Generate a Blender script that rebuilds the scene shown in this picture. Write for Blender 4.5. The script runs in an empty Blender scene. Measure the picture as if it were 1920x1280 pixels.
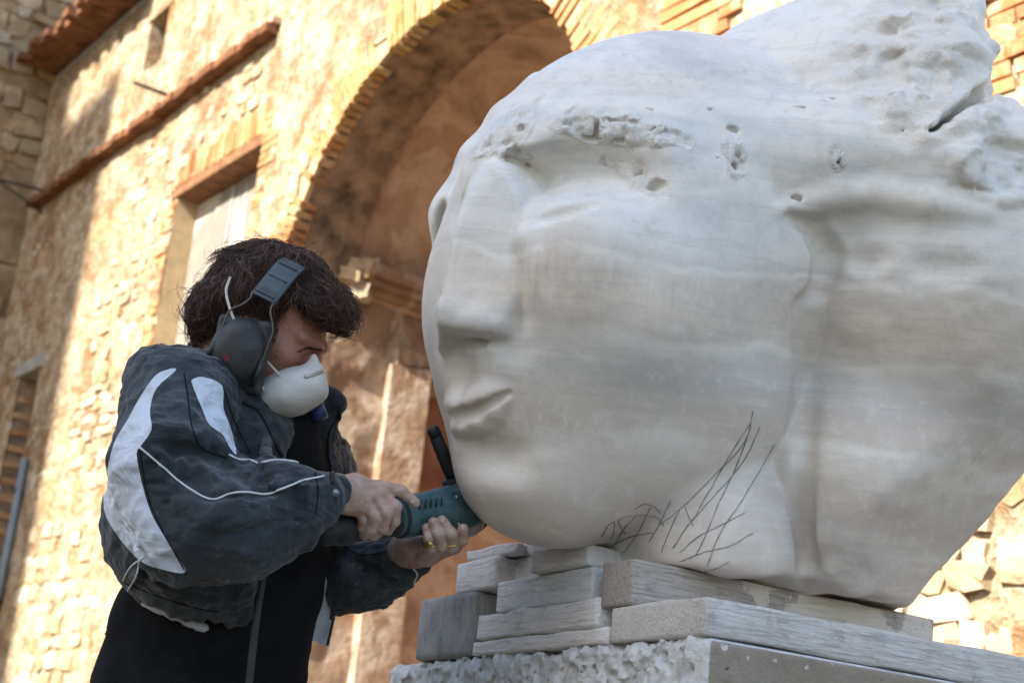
import bpy, bmesh, math, random
import numpy as np
from mathutils import Matrix, Vector
from mathutils.bvhtree import BVHTree
random.seed(11)
scene = bpy.context.scene
COL = scene.collection
F32 = np.float32
# ------------------------------------------------------------------ camera
FPX = 3000.0                                  # focal length in pixels of a 1920 px wide frame
PITCH, ROLL, CAM_Z = math.radians(17.2), math.radians(5.86), 0.75
def Rx(a): c, s = math.cos(a), math.sin(a); return np.array([[1,0,0],[0,c,-s],[0,s,c]])
def Ry(a): c, s = math.cos(a), math.sin(a); return np.array([[c,0,s],[0,1,0],[-s,0,c]])
def Rz(a): c, s = math.cos(a), math.sin(a); return np.array([[c,-s,0],[s,c,0],[0,0,1]])
R = Rx(math.pi/2 + PITCH) @ Rz(ROLL)
C = np.array([0, 0, CAM_Z])
VR, VU, VF = R[:,0], R[:,1], -R[:,2]
cam = bpy.data.cameras.new('camera')
cam_ob = bpy.data.objects.new('camera', cam); COL.objects.link(cam_ob)
cam_ob.matrix_world = Matrix.Translation(C.tolist()) @ Matrix(R.tolist()).to_4x4()
cam.sensor_width = 36; cam.lens = FPX*36/1920; cam.clip_start = .05; cam.clip_end = 500
cam.dof.use_dof = True; cam.dof.focus_distance = 2.52; cam.dof.aperture_fstop = 6.3
scene.camera = cam_ob
# ------------------------------------------------------------------ light
SUN_EL = math.radians(38)
SUN_H = np.array([-.743, -.669])              # towards the sun, behind the photographer's left shoulder
world = bpy.data.worlds.new('World'); scene.world = world; world.use_nodes = True
wn = world.node_tree; bg = wn.nodes['Background']; bg.inputs[1].default_value = .13
sky = wn.nodes.new('ShaderNodeTexSky'); sky.sky_type = 'NISHITA'; sky.sun_disc = False
sky.sun_elevation = SUN_EL; sky.sun_rotation = math.atan2(SUN_H[0], SUN_H[1])
sky.air_density = 1.0; sky.dust_density = 1.2; sky.ozone_density = 1.0
wn.links.new(sky.outputs[0], bg.inputs[0])
sun = bpy.data.lights.new('sun', 'SUN'); sun.energy = 5.0; sun.angle = math.radians(.5); sun.color = (1, .925, .82)
sun_ob = bpy.data.objects.new('sun', sun); COL.objects.link(sun_ob)
sun_ob.rotation_euler = Vector((SUN_H[0]*math.cos(SUN_EL), SUN_H[1]*math.cos(SUN_EL), math.sin(SUN_EL))).to_track_quat('Z','Y').to_euler()
scene.view_settings.view_transform = 'Standard'; scene.view_settings.look = 'None'
scene.view_settings.exposure = 1.58; scene.view_settings.gamma = 1
scene.render.engine = 'CYCLES'
scene.cycles.use_denoising = True
scene.cycles.max_bounces = 8; scene.cycles.diffuse_bounces = 5
# ------------------------------------------------------------------ helpers: places
def ray(x, y): return R @ np.array([(x-960)/FPX, -(y-640)/FPX, -1.])
def P(x, y, d): return C + ray(x, y)*d
hpt = lambda x, y, d: tuple(P(x, y, d))
def projv(v):
    q = (np.asarray(v) - C) @ R
    return np.stack([960 + FPX*q[:,0]/-q[:,2], 640 - FPX*q[:,1]/-q[:,2]], 1)
# ------------------------------------------------------------------ helpers: solids as distance fields, turned into meshes
def smin(a,b,k):
    h=np.clip(.5+.5*(b-a)/k,0,1); return b+(a-b)*h-k*h*(1-h)
def smax(a,b,k): return -smin(-a,-b,k)
def ell(p,c,r,M=None):
    q=p-np.asarray(c,np.float32)
    if M is not None: q=q@np.asarray(M,np.float32)
    r=np.asarray(r,np.float32)
    k0=np.sqrt(((q/r)**2).sum(1)); k1=np.sqrt(((q/(r*r))**2).sum(1))+1e-9
    return k0*(k0-1)/k1
def cap(p,a,b,ra,rb=None):
    rb=ra if rb is None else rb
    a=np.asarray(a,np.float32);b=np.asarray(b,np.float32);ba=b-a
    pa=p-a;h=np.clip(pa@ba/max(float(ba@ba),1e-9),0,1)
    return np.sqrt(((pa-h[:,None]*ba)**2).sum(1))-(ra+(rb-ra)*h)
def chain(p,pts,rs,k=.0):
    if not hasattr(rs,'__len__'): rs=[rs]*len(pts)
    d=None
    for i in range(len(pts)-1):
        e=cap(p,pts[i],pts[i+1],rs[i],rs[i+1])
        d=e if d is None else (smin(d,e,k) if k>0 else np.minimum(d,e))
    return d
def rbox(p,c,half,r,M=None):
    q=p-np.asarray(c,np.float32)
    if M is not None: q=q@np.asarray(M,np.float32)
    q=np.abs(q)-(np.asarray(half,np.float32)-r)
    return np.sqrt((np.maximum(q,0)**2).sum(1))+np.minimum(q.max(1),0)-r
_T=np.random.RandomState(7).rand(64**3).astype(np.float32)*2-1
def vnoise(p,f,s=0):
    q=np.asarray(p,np.float32)*np.float32(f)+np.float32(s*7.31)
    i=np.floor(q);t=q-i;t=t*t*(3-2*t);i=i.astype(np.int32)
    x0=(i[:,0]&63)<<12;x1=((i[:,0]+1)&63)<<12;y0=(i[:,1]&63)<<6;y1=((i[:,1]+1)&63)<<6;z0=i[:,2]&63;z1=(i[:,2]+1)&63
    a,b,c=t[:,0],t[:,1],t[:,2]
    L=lambda u,v,w:u+(v-u)*w
    T=_T
    e=L(L(T[x0+y0+z0],T[x1+y0+z0],a),L(T[x0+y1+z0],T[x1+y1+z0],a),b)
    g=L(L(T[x0+y0+z1],T[x1+y0+z1],a),L(T[x0+y1+z1],T[x1+y1+z1],a),b)
    return L(e,g,c)
def fbm(p,f,o=3,s=0):
    d=0;a=1.;t=0
    for k in range(o): d=d+a*vnoise(p,f*2**k,s+k);t+=a;a*=.5
    return d/t
def surfnets(f,lo,hi,h,newton=1,C=3,band=1.2):
    lo=np.asarray(lo,float);hi=np.asarray(hi,float)
    nc=np.ceil((hi-lo)/(h*C)).astype(int)+1
    def ev(P,ch=400000):
        o=np.empty(len(P),np.float32)
        for i in range(0,len(P),ch): o[i:i+ch]=f(P[i:i+ch].astype(np.float32))
        return o
    g=np.stack(np.meshgrid(*[np.arange(k) for k in nc],indexing='ij'),-1).reshape(-1,3)
    off=(C-1)/2.
    Fc=ev(lo+(g*C+off)*h).reshape(nc)
    V=np.repeat(np.repeat(np.repeat(Fc,C,0),C,1),C,2)
    m=np.abs(Fc)<h*C*band
    idx=np.argwhere(np.repeat(np.repeat(np.repeat(m,C,0),C,1),C,2))
    V[idx[:,0],idx[:,1],idx[:,2]]=ev(lo+idx*h)
    S=V<0
    n0,n1,n2=S.shape
    cnt=np.zeros((n0-1,n1-1,n2-1),np.int8)
    for a in (0,1):
        for b in (0,1):
            for c in (0,1): cnt+=S[a:n0-1+a,b:n1-1+b,c:n2-1+c]
    act=np.argwhere((cnt>0)&(cnt<8))
    cid=np.full(cnt.shape,-1,np.int32);cid[act[:,0],act[:,1],act[:,2]]=np.arange(len(act))
    cr=[(a,b,c) for a in (0,1) for b in (0,1) for c in (0,1)]
    val={k:V[act[:,0]+k[0],act[:,1]+k[1],act[:,2]+k[2]] for k in cr}
    acc=np.zeros((len(act),3));num=np.zeros(len(act))
    for k in cr:
        for ax in range(3):
            if k[ax]==0:
                k2=list(k);k2[ax]=1;k2=tuple(k2)
                v0,v1=val[k],val[k2];x=(v0<0)!=(v1<0)
                t=np.where(x,v0/np.where(x,v0-v1,1),0)
                q=np.tile(np.array(k,float),(len(act),1));q[:,ax]+=t
                acc[x]+=q[x];num[x]+=1
    verts=lo+(act+acc/num[:,None])*h
    faces=[]
    for ax in range(3):
        sl0=[slice(None)]*3;sl1=[slice(None)]*3;sl0[ax]=slice(0,-1);sl1[ax]=slice(1,None)
        A=S[tuple(sl0)];B=S[tuple(sl1)]
        e=np.argwhere(A!=B);o=[i for i in range(3) if i!=ax]
        ok=(e[:,o[0]]>0)&(e[:,o[1]]>0)&(e[:,o[0]]<S.shape[o[0]]-1)&(e[:,o[1]]<S.shape[o[1]]-1);e=e[ok]
        def cc(d0,d1):
            k=e.copy();k[:,o[0]]+=d0;k[:,o[1]]+=d1;return cid[k[:,0],k[:,1],k[:,2]]
        q=np.stack([cc(-1,-1),cc(0,-1),cc(0,0),cc(-1,0)],1)
        ins=A[e[:,0],e[:,1],e[:,2]]
        flip=ins if ax!=1 else ~ins
        q[~flip]=q[~flip][:,::-1]
        faces.append(q)
    faces=np.concatenate(faces)
    for _ in range(newton):
        d=ev(verts);e=h*.4
        G=np.stack([(ev(verts+np.eye(3)[i]*e)-d)/e for i in range(3)],1)
        st=-(d/(np.maximum((G*G).sum(1),.05)))[:,None]*G
        L=np.linalg.norm(st,axis=1,keepdims=True)+1e-9
        verts=verts+st*np.minimum(1,.5*h/L)
    return verts,faces
# ------------------------------------------------------------------ helpers: objects
def link(o, parent=None):
    COL.objects.link(o)
    if parent is not None: o.parent = parent
    return o
def tag(o, label=None, cat=None, group=None, kind=None):
    for k, v in (('label',label),('category',cat),('group',group),('kind',kind)):
        if v: o[k] = v
    return o
def meshdata(name, v, f, mat, smooth=True):
    me = bpy.data.meshes.new(name)
    v = np.asarray(v, F32)
    if isinstance(f, np.ndarray):
        n = f.shape[1]; me.vertices.add(len(v)); me.vertices.foreach_set('co', v.ravel())
        me.loops.add(f.size); me.loops.foreach_set('vertex_index', f.astype(np.int32).ravel())
        me.polygons.add(len(f)); me.polygons.foreach_set('loop_start', np.arange(0, f.size, n, dtype=np.int32))
        me.update(calc_edges=True); me.validate()
    else:
        me.from_pydata(v.tolist(), [], f)
    me.polygons.foreach_set('use_smooth', np.full(len(me.polygons), bool(smooth)))
    if mat: me.materials.append(mat)
    return me
def mk(name, v, f, mat, parent=None, smooth=True, origin=None):
    """one mesh object; v in world space, the object's origin set to 'origin' (or the parent's)"""
    v = np.asarray(v, float)
    po = np.array(parent['_o']) if parent is not None and '_o' in parent else np.zeros(3)
    if parent is not None: org = po
    else: org = np.array(origin) if origin is not None else np.array([*(v[:,:2].min(0)+v[:,:2].max(0))/2, v[:,2].min()])
    o = bpy.data.objects.new(name, meshdata(name, v-org, f, mat, smooth))
    if parent is None: o.location = org
    o['_o'] = org.tolist()
    return link(o, parent)
def root(name, loc):
    o = bpy.data.objects.new(name, None); o.empty_display_size = .1; o.location = loc; o['_o'] = [float(x) for x in loc]; return link(o)
class MB:
    def __init__(s): s.v = []; s.f = []
    def add(s, v, f):
        k = len(s.v); s.v += [tuple(map(float, x)) for x in v]; s.f += [tuple(i+k for i in q) for q in f]; return s
    def hexa(s, c8): return s.add(c8, [(0,3,2,1),(4,5,6,7),(0,1,5,4),(1,2,6,5),(2,3,7,6),(3,0,4,7)])
    def tube(s, pts, r, n=8, caps=True):
        pts = [np.asarray(p, float) for p in pts]; m = len(pts)
        rs = list(r) if hasattr(r, '__len__') else [r]*m
        V = []; up = None
        for i, p in enumerate(pts):
            t = pts[min(i+1,m-1)] - pts[max(i-1,0)]; t /= np.linalg.norm(t)+1e-12
            if up is None: up = np.cross(t, [0,0,1.]) if abs(t[2]) < .9 else np.cross(t, [1.,0,0])
            up = up - t*(up@t); up /= np.linalg.norm(up)+1e-12; w = np.cross(t, up)
            V += [p + rs[i]*(math.cos(a)*up + math.sin(a)*w) for a in (2*math.pi*k/n for k in range(n))]
        Fs = [(i*n+k, i*n+(k+1)%n, (i+1)*n+(k+1)%n, (i+1)*n+k) for i in range(m-1) for k in range(n)]
        if caps: Fs += [tuple(range(n-1,-1,-1)), tuple((m-1)*n+k for k in range(n))]
        return s.add(V, Fs)
    def obj(s, name, mat, parent=None, smooth=True, origin=None): return mk(name, np.array(s.v), s.f, mat, parent, smooth, origin)
def spline(pts, n=8):
    p = np.asarray(pts, float); q = np.vstack([2*p[0]-p[1], p, 2*p[-1]-p[-2]]); out = []
    for i in range(1, len(q)-2):
        for k in range(n):
            t = k/n; a, b, c, d = q[i-1], q[i], q[i+1], q[i+2]
            out.append(.5*((2*b)+(c-a)*t+(2*a-5*b+4*c-d)*t*t+(3*b-a-3*c+d)*t**3))
    out.append(p[-1]); return np.array(out)
def grid(V, nu, nv):
    return V, [(i*nv+j, (i+1)*nv+j, (i+1)*nv+j+1, i*nv+j+1) for i in range(nu-1) for j in range(nv-1)]
def bvh(v, f): return BVHTree.FromPolygons(np.asarray(v).tolist(), np.asarray(f).tolist())
def cast(tree, x, y, lift=0.):
    """where the sight line through a pixel meets a surface, lifted off it along its normal"""
    r = tree.ray_cast(C.tolist(), ray(x, y).tolist())
    return None if r[0] is None else np.array(r[0]) + np.array(r[1])*lift
def castline(tree, pts, lift, n=6):
    out = [cast(tree, x, y, lift) for x, y in spline(pts, n)]
    return [p for p in out if p is not None]
def polysd(pts, poly):
    """signed distance (inside positive) of 2-D points to a polygon"""
    a = np.asarray(poly, float); b = np.roll(a, -1, 0); d = np.full(len(pts), 1e9); ins = np.zeros(len(pts), bool)
    for p, q in zip(a, b):
        e = q-p; w = pts-p; t = np.clip((w@e)/max(e@e,1e-9), 0, 1); d = np.minimum(d, ((w-t[:,None]*e)**2).sum(1))
        c = ((p[1] > pts[:,1]) != (q[1] > pts[:,1])) & (pts[:,0] < (q[0]-p[0])*(pts[:,1]-p[1])/((q[1]-p[1]) if q[1] != p[1] else 1e-9)+p[0]); ins ^= c
    return np.where(ins, 1, -1)*np.sqrt(d)
def split(v, f, m):
    """cut a quad mesh along m = 0 -> (v, tris where m > 0), (v, tris where m < 0)"""
    f = np.asarray(f); t = np.concatenate([f[:,[0,1,2]], f[:,[0,2,3]]]); s = m[t] > 0; k = s.sum(1)
    V = list(map(tuple, v)); A = t[k == 3].tolist(); B = t[k == 0].tolist(); cache = {}
    def mid(i, j):
        key = (min(i,j), max(i,j))
        if key not in cache:
            w = m[i]/(m[i]-m[j]); cache[key] = len(V); V.append(tuple(np.asarray(v[i])*(1-w)+np.asarray(v[j])*w))
        return cache[key]
    for q, sg in zip(t[(k > 0) & (k < 3)], s[(k > 0) & (k < 3)]):
        one = sg.sum() == 1; i = int(np.argmax(sg)) if one else int(np.argmin(sg))
        a, b, c = q[i], q[(i+1)%3], q[(i+2)%3]; ab, ac = mid(a,b), mid(a,c)
        (A if one else B).append([a,ab,ac]); (B if one else A).extend([[ab,b,c],[ab,c,ac]])
    V = np.array(V)
    def clean(T):
        T = np.array(T, int); u, inv = np.unique(T, return_inverse=True); return V[u], inv.reshape(-1,3)
    return clean(A), clean(B)
def vnormals(v, f):
    n = np.zeros_like(v); a = v[f[:,1]]-v[f[:,0]]; b = v[f[:,2]]-v[f[:,0]]; c = np.cross(a,b)
    for k in range(f.shape[1]): np.add.at(n, f[:,k], c)
    return n/(np.linalg.norm(n, axis=1, keepdims=True)+1e-12)
def mirror_fix(v, f):
    """make the faces of a closed surface point outwards"""
    a, b, c = v[f[:,0]], v[f[:,1]], v[f[:,2]]
    if np.einsum('ij,ij->i', a, np.cross(b, c)).sum() < 0: f = f[:,::-1]
    return f
# ------------------------------------------------------------------ helpers: materials
class NT:
    def __init__(s, name, rough=.8, spec=.3):
        s.m = bpy.data.materials.new(name); s.m.use_nodes = True; s.t = s.m.node_tree; s.b = s.t.nodes['Principled BSDF']
        s.b.inputs['Roughness'].default_value = rough; s.b.inputs['Specular IOR Level'].default_value = spec
        s.tc = s.t.nodes.new('ShaderNodeTexCoord'); s._geo = None
    def n(s, kind, **k):
        x = s.t.nodes.new(kind)
        for a, b in k.items(): setattr(x, a, b)
        return x
    def l(s, a, b): s.t.links.new(a, b)
    def pos(s, scale=(1,1,1), rot=(0,0,0), world=True):
        if s._geo is None: s._geo = s.n('ShaderNodeNewGeometry')
        mp = s.n('ShaderNodeMapping'); mp.inputs['Scale'].default_value = scale; mp.inputs['Rotation'].default_value = rot
        s.l(s._geo.outputs['Position'] if world else s.tc.outputs['Object'], mp.inputs[0]); return mp.outputs[0]
    def noise(s, scale, detail=4, rough=.55, vec=None, dist=0, out=0):
        x = s.n('ShaderNodeTexNoise'); x.inputs['Scale'].default_value = scale; x.inputs['Detail'].default_value = detail
        x.inputs['Roughness'].default_value = rough; x.inputs['Distortion'].default_value = dist
        s.l(vec if vec is not None else s.pos(), x.inputs['Vector']); return x.outputs[out]
    def vor(s, scale, vec=None, feature='F1', out='Distance'):
        x = s.n('ShaderNodeTexVoronoi'); x.feature = feature; x.inputs['Scale'].default_value = scale
        s.l(vec if vec is not None else s.pos(), x.inputs['Vector']); return x.outputs[out]
    def ramp(s, fac, stops, interp='LINEAR'):
        x = s.n('ShaderNodeValToRGB'); x.color_ramp.interpolation = interp; e = x.color_ramp.elements
        while len(e) < len(stops): e.new(.5)
        for i, (p, c) in enumerate(stops):
            e[i].position = p; e[i].color = (c, c, c, 1) if not hasattr(c, '__len__') else (*c, 1)
        s.l(fac, x.inputs[0]); return x.outputs[0]
    def mix(s, fac, a, b, mode='MIX'):
        x = s.n('ShaderNodeMix'); x.data_type = 'RGBA'; x.blend_type = mode
        for i, v in ((0, fac), (6, a), (7, b)):
            if hasattr(v, 'is_linked'): s.l(v, x.inputs[i])
            else: x.inputs[i].default_value = v if i == 0 else (*v, 1)
        return x.outputs[2]
    def math(s, op, a, b=0.):
        x = s.n('ShaderNodeMath'); x.operation = op
        for i, v in ((0, a), (1, b)):
            if hasattr(v, 'is_linked'): s.l(v, x.inputs[i])
            else: x.inputs[i].default_value = v
        return x.outputs[0]
    def color(s, c):
        if hasattr(c, 'is_linked'): s.l(c, s.b.inputs['Base Color'])
        else: s.b.inputs['Base Color'].default_value = (*c, 1)
        return s
    def bump(s, h, strength=.4, dist=.01):
        x = s.n('ShaderNodeBump'); x.inputs['Strength'].default_value = strength; x.inputs['Distance'].default_value = dist
        s.l(h, x.inputs['Height'])
        old = s.b.inputs['Normal'].links[0].from_socket if s.b.inputs['Normal'].is_linked else None
        if old is not None: s.l(old, x.inputs['Normal'])
        s.l(x.outputs[0], s.b.inputs['Normal']); return s
def plain(name, c, rough=.7, spec=.3, var=.25, scale=20, metal=0, bump=0, c2=None):
    t = NT(name, rough, spec); n = t.noise(scale, 5, .6)
    t.color(t.mix(t.ramp(n, [(.3,0.),(.7,1.)]), tuple(x*(1-var) for x in c), c2 or tuple(min(1, x*(1+var)) for x in c)))
    t.b.inputs['Metallic'].default_value = metal
    if bump: t.bump(n, bump, .004)
    return t.m
# ------------------------------------------------------------------ materials of the setting
def mat_stone(k=1.):
    t = NT('rubble_stone', .9, .2); oi = t.n('ShaderNodeObjectInfo'); g = t.n('ShaderNodeNewGeometry')
    r = t.math('FRACT', t.math('ADD', oi.outputs['Random'], g.outputs['Random Per Island']))
    base = t.ramp(r, [(0,(.36,.23,.12)),(.15,(.52,.39,.23)),(.35,(.48,.37,.24)),(.55,(.62,.53,.39)),(.72,(.46,.37,.26)),(.84,(.72,.67,.57)),(.92,(.56,.44,.25)),(1,(.38,.18,.09))])
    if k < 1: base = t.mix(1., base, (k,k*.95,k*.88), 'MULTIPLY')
    n = t.noise(9, 6, .65); c = t.mix(t.ramp(n, [(.35,.0),(.7,.75)]), base, (.28,.18,.10), 'MIX')
    c = t.mix(t.ramp(t.noise(3.2, 4), [(.52,0.),(.66,.7)]), c, (.54,.43,.28))
    t.color(c).bump(t.noise(28, 6, .7), .7, .02); return t.m
def mat_wall():
    t = NT('lime_plaster_wall', .92, .2)
    n1 = t.noise(.9, 6, .62, dist=.4); n2 = t.noise(3.5, 6, .65); n3 = t.noise(14, 5, .7)
    c = t.ramp(n1, [(.30,(.24,.15,.085)),(.40,(.36,.26,.16)),(.48,(.50,.39,.25)),(.55,(.31,.24,.16)),(.62,(.46,.33,.18)),(.72,(.36,.20,.085))])
    c = t.mix(t.ramp(n2, [(.50,0.),(.60,.8)]), c, (.58,.49,.35))
    c = t.mix(t.ramp(n2, [(.36,.85),(.46,0.)]), c, (.27,.135,.055))
    c = t.mix(t.ramp(t.noise(2.1, 5, .6, vec=t.pos((1,1,1.2))), [(.62,0.),(.68,.9)]), c, (.58,.48,.34))
    c = t.mix(t.ramp(n3, [(.35,.55),(.6,0.)]), c, (.18,.11,.06))
    t.color(c).bump(n2, .9, .07).bump(n3, .8, .03); return t.m
def mat_brick(lichen=False):
    t = NT('lichen_brick' if lichen else 'old_brick', .9, .2); oi = t.n('ShaderNodeObjectInfo'); g = t.n('ShaderNodeNewGeometry')
    r = t.math('FRACT', t.math('ADD', oi.outputs['Random'], g.outputs['Random Per Island']))
    base = t.ramp(r, [(0,(.36,.15,.06)),(.3,(.46,.22,.085)),(.55,(.40,.17,.07)),(.75,(.50,.29,.13)),(1,(.30,.13,.065))])
    c = t.mix(t.ramp(t.noise(7, 5, .65), [(.48,0.),(.66,.8)]), base, (.52,.40,.25))
    z = t.n('ShaderNodeSeparateXYZ'); t.l(t.pos(), z.inputs[0])
    lich = t.math('MULTIPLY', t.ramp(t.math('MULTIPLY', z.outputs[2], .1), [(.515,0.),(.545,1.)]), t.ramp(t.noise(6, 5, .7), [(.42,0.),(.66,.85)]))
    if lichen: c = t.mix(lich, c, (.46,.36,.13))
    t.color(c).bump(t.noise(40, 4, .7), .5, .01); return t.m
def mat_vault():
    t = NT('sooty_ochre_plaster', .92, .15)
    n1 = t.noise(1.3, 6, .6, dist=.6); n2 = t.noise(6, 6, .65)
    c = t.ramp(n1, [(.30,(.32,.20,.135)),(.43,(.54,.36,.25)),(.50,(.64,.47,.34)),(.56,(.48,.30,.20)),(.7,(.58,.41,.29))])
    c = t.mix(t.ramp(n2, [(.52,0.),(.68,.6)]), c, (.56,.42,.29))
    c = t.mix(t.ramp(t.noise(2.4, 5), [(.55,0.),(.66,.55)]), c, (.28,.17,.11))
    t.color(c).bump(n2, .9, .06).bump(t.noise(18, 5, .7), .7, .03); return t.m
def mat_jamb():
    t = NT('peeling_ochre_plaster', .92, .15); v = t.pos((1,1,.7))
    n1 = t.noise(1.7, 6, .6, v, .3); n2 = t.noise(9, 6, .65)
    c = t.ramp(n1, [(.32,(.23,.135,.08)),(.46,(.32,.21,.135)),(.53,(.46,.37,.28)),(.58,(.28,.175,.11)),(.72,(.36,.245,.155))])
    c = t.mix(t.ramp(n2, [(.5,0.),(.7,.4)]), c, (.40,.30,.20))
    t.color(c).bump(n2, .7, .04); return t.m
M_lbrick = mat_brick(True)
M_stone, M_wall, M_brick, M_vault, M_jamb = mat_stone(), mat_wall(), mat_brick(), mat_vault(), mat_jamb()
M_masonry = plain('dark_masonry', (.15,.115,.09), .95, .1, .5, 5, bump=1., c2=(.42,.29,.19))  # dark mottled brown for the arch soffit and side doorway
M_mortar = plain('lime_mortar', (.46,.34,.20), .95, .1, .2, 9, bump=.6)
M_ledge = plain('weathered_brown_ledge', (.17,.075,.035), .85, .2, .5, 6, bump=.6)
M_tile = plain('roof_tile_fragment', (.46,.22,.12), .9, .2, .4, 4, c2=(.66,.52,.40))
M_lintel = plain('old_lintel_timber', (.20,.10,.05), .85, .2, .4, 12, bump=.6)
M_iron = plain('rusty_iron', (.045,.03,.022), .8, .3, .4, 15)
M_pipe = plain('grey_drain_pipe', (.16,.19,.21), .5, .4, .2, 4)
M_green = plain('faded_green_paint', (.17,.22,.18), .7, .3, .3, 5)
M_cement = plain('grey_cement', (.34,.33,.30), .9, .2, .25, 6, bump=.4)
M_red = plain('faded_red_paint', (.28,.09,.05), .75, .25, .35, 3, c2=(.36,.18,.11))
M_dirt = plain('sandy_ground', (.20,.16,.11), .95, .1, .3, 1.5, bump=.5)
def mat_board():
    t = NT('whitewashed_boarding', .85, .2); v = t.pos((1,1,.35))
    c = t.mix(t.ramp(t.noise(1.7, 5, .6, v, .5), [(.46,0.),(.52,1.)]), (.22,.20,.17), (.46,.43,.385))
    t.color(t.mix(t.ramp(t.noise(5,5), [(.3,.4),(.5,0.)]), c, (.36,.29,.21))); return t.m
M_board = mat_board()
# ------------------------------------------------------------------ ground
v = [(-120,-120,0),(120,-120,0),(120,120,0),(-120,120,0)]
gr = mk('ground', np.array(v), [(0,1,2,3)], M_dirt, None, False, (0,0,0)); tag(gr, 'bare sandy courtyard ground', 'ground', kind='structure')
# ------------------------------------------------------------------ the ruined facade: s along the wall, z up, o out of the wall
WA = math.radians(34)
WU = np.array([math.sin(WA), -math.cos(WA), 0]); WN = np.array([math.cos(WA), math.sin(WA), 0])
WO = P(530, 330, 11.5)*np.array([1,1,0])
def W(s, z, o=0.): return WO + WU*s + np.array([0,0,z]) - WN*o
def wbox(mb, s0, s1, z0, z1, o0, o1, j=0.):
    J = lambda: np.array([random.uniform(-j,j) for _ in range(3)]) if j else 0
    return mb.hexa([W(s0,z0,o1)+J(), W(s1,z0,o1)+J(), W(s1,z0,o0)+J(), W(s0,z0,o0)+J(), W(s0,z1,o1)+J(), W(s1,z1,o1)+J(), W(s1,z1,o0)+J(), W(s0,z1,o0)+J()])
AC, AR = (1.96, 3.92), 1.79
SL, SR = AC[0]-AR, AC[0]+AR
def in_arch(s, z, m=0.): return (SL-m < s < SR+m and z < AC[1]) or math.hypot(s-AC[0], z-AC[1]) < AR+m
OPEN = [(-1.96,-.40,3.30,5.50), (-5.20,-4.62,1.6,4.52), (-3.28,-2.86,7.08,7.62)]     # window, side door, slit
def in_open(s, z, m=0.): return any(a-m < s < b+m and c-m < z < d+m for a,b,c,d in OPEN)
fac = root('ruined_facade', W(0,0))
tag(fac, 'sunlit ruined stone facade with a big brick arch and walled-up window', 'building')
def lines(a, b, st, extra):
    x = sorted(set([round(a+i*st,3) for i in range(int((b-a)/st)+1)]+[round(e,3) for e in extra]))
    y = [x[0]]
    for q in x[1:]:
        if q-y[-1] > st*.35 or q in extra: y.append(q)
    return y
ss = lines(-6.05, 9.05, .11, [e for o in OPEN for e in o[:2]]); zz = lines(0, 7.98, .11, [e for o in OPEN for e in o[2:]])
G = np.array([[s, z, 0] for s in ss for z in zz], F32)
# loose plaster stands proud of the stonework, in patches with ragged edges
patch = np.clip((fbm(G, .55, 4, 31)+.14)*6, 0, 1)
off = .012*fbm(G, 2.2, 4, 3) + .022*patch*(G[:,1] < 6.5) + .03*(G[:,1] > 6.5)
wv = np.array([W(s, z, o) for (s, z, _), o in zip(G, off)])
nz = len(zz); wf = []
for i in range(len(ss)-1):
    for j in range(nz-1):
        cs, cz = (ss[i]+ss[i+1])/2, (zz[j]+zz[j+1])/2
        if in_arch(cs, cz, .14) or in_open(cs, cz): continue
        wf.append((i*nz+j, (i+1)*nz+j, (i+1)*nz+j+1, i*nz+j+1))
wall = mk('wall', wv, wf, M_wall, fac)
b = MB(); wbox(b, -6.05, 9.05, 7.99, 8.01, -.6, .03); wbox(b, 9.052, 9.1, 0, 8.0, -.6, .03); b.obj('wall_coping', M_cement, fac, False)
# ---- rubble stones
def stone_mesh(k):
    rnd = random.Random(100+k); bm = bmesh.new(); bmesh.ops.create_cube(bm, size=1.0)
    bmesh.ops.subdivide_edges(bm, edges=bm.edges[:], cuts=1, use_grid_fill=True)
    for q in bm.verts:
        c = q.co.copy(); L = c.length; c = c*(.5/max(abs(c.x),abs(c.y),abs(c.z),1e-6))
        q.co = c*(.93 if L > .8 else .99 if L > .6 else 1.0)
        q.co += Vector((rnd.uniform(-.12,.12), rnd.uniform(-.05,.05), rnd.uniform(-.12,.12)))
    me = bpy.data.meshes.new('stone'); bm.to_mesh(me); bm.free(); me.materials.append(M_stone); return me
STONES = [stone_mesh(k) for k in range(14)]
M_stone_shaded = mat_stone(.55)  # same rubble with a darkened colour, deepening the shade on the wing
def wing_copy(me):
    m2 = me.copy(); m2.materials[0] = M_stone_shaded; return m2
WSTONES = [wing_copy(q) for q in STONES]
HIDE = [[(175,1280),(175,940),(250,750),(360,670),(360,560),(450,475),(580,480),(660,620),(640,760),(655,890),(870,960),(790,1090),(620,1200),(560,1280)],
        [(780,1290),(860,1020),(830,800),(797,600),(805,400),(900,220),(1000,120),(1200,50),(1380,40),(1500,-40),(1880,-40),(1920,330),(1920,900),(1750,1130),(1790,1180),(1930,1240),(1930,1290)]]
rub = []
def rubble(s0, s1, z0, z1, h0, h1, w0, w1, keep=1., rot=.06, frame=W, proud=(.0,.03)):
    z = z0
    while z < z1:
        h = random.uniform(h0, h1); s = s0 + random.uniform(-.1,0)
        while s < s1:
            w = random.uniform(w0, w1)*(1.5 if random.random() < .12 else 1); cs, cz = s+w/2, z+h/2+random.uniform(-.02,.02)
            if random.random() < keep and not (frame is W and (in_open(cs, cz, .12) or in_arch(cs, cz, .42))):
                rub.append((frame, cs, cz, w*random.uniform(.86,.98), h*random.uniform(.8,1.0), random.uniform(*proud), random.uniform(-rot,rot)))
            s += w
        z += h
rubble(-4.55, -2.02, 1.0, 3.35, .10, .19, .13, .30, .95)
rubble(-4.55, -2.02, 3.35, 6.35, .07, .15, .09, .24, .55)
rubble(-2.0, -.42, 5.75, 6.35, .07, .13, .09, .22, .6)
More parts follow.
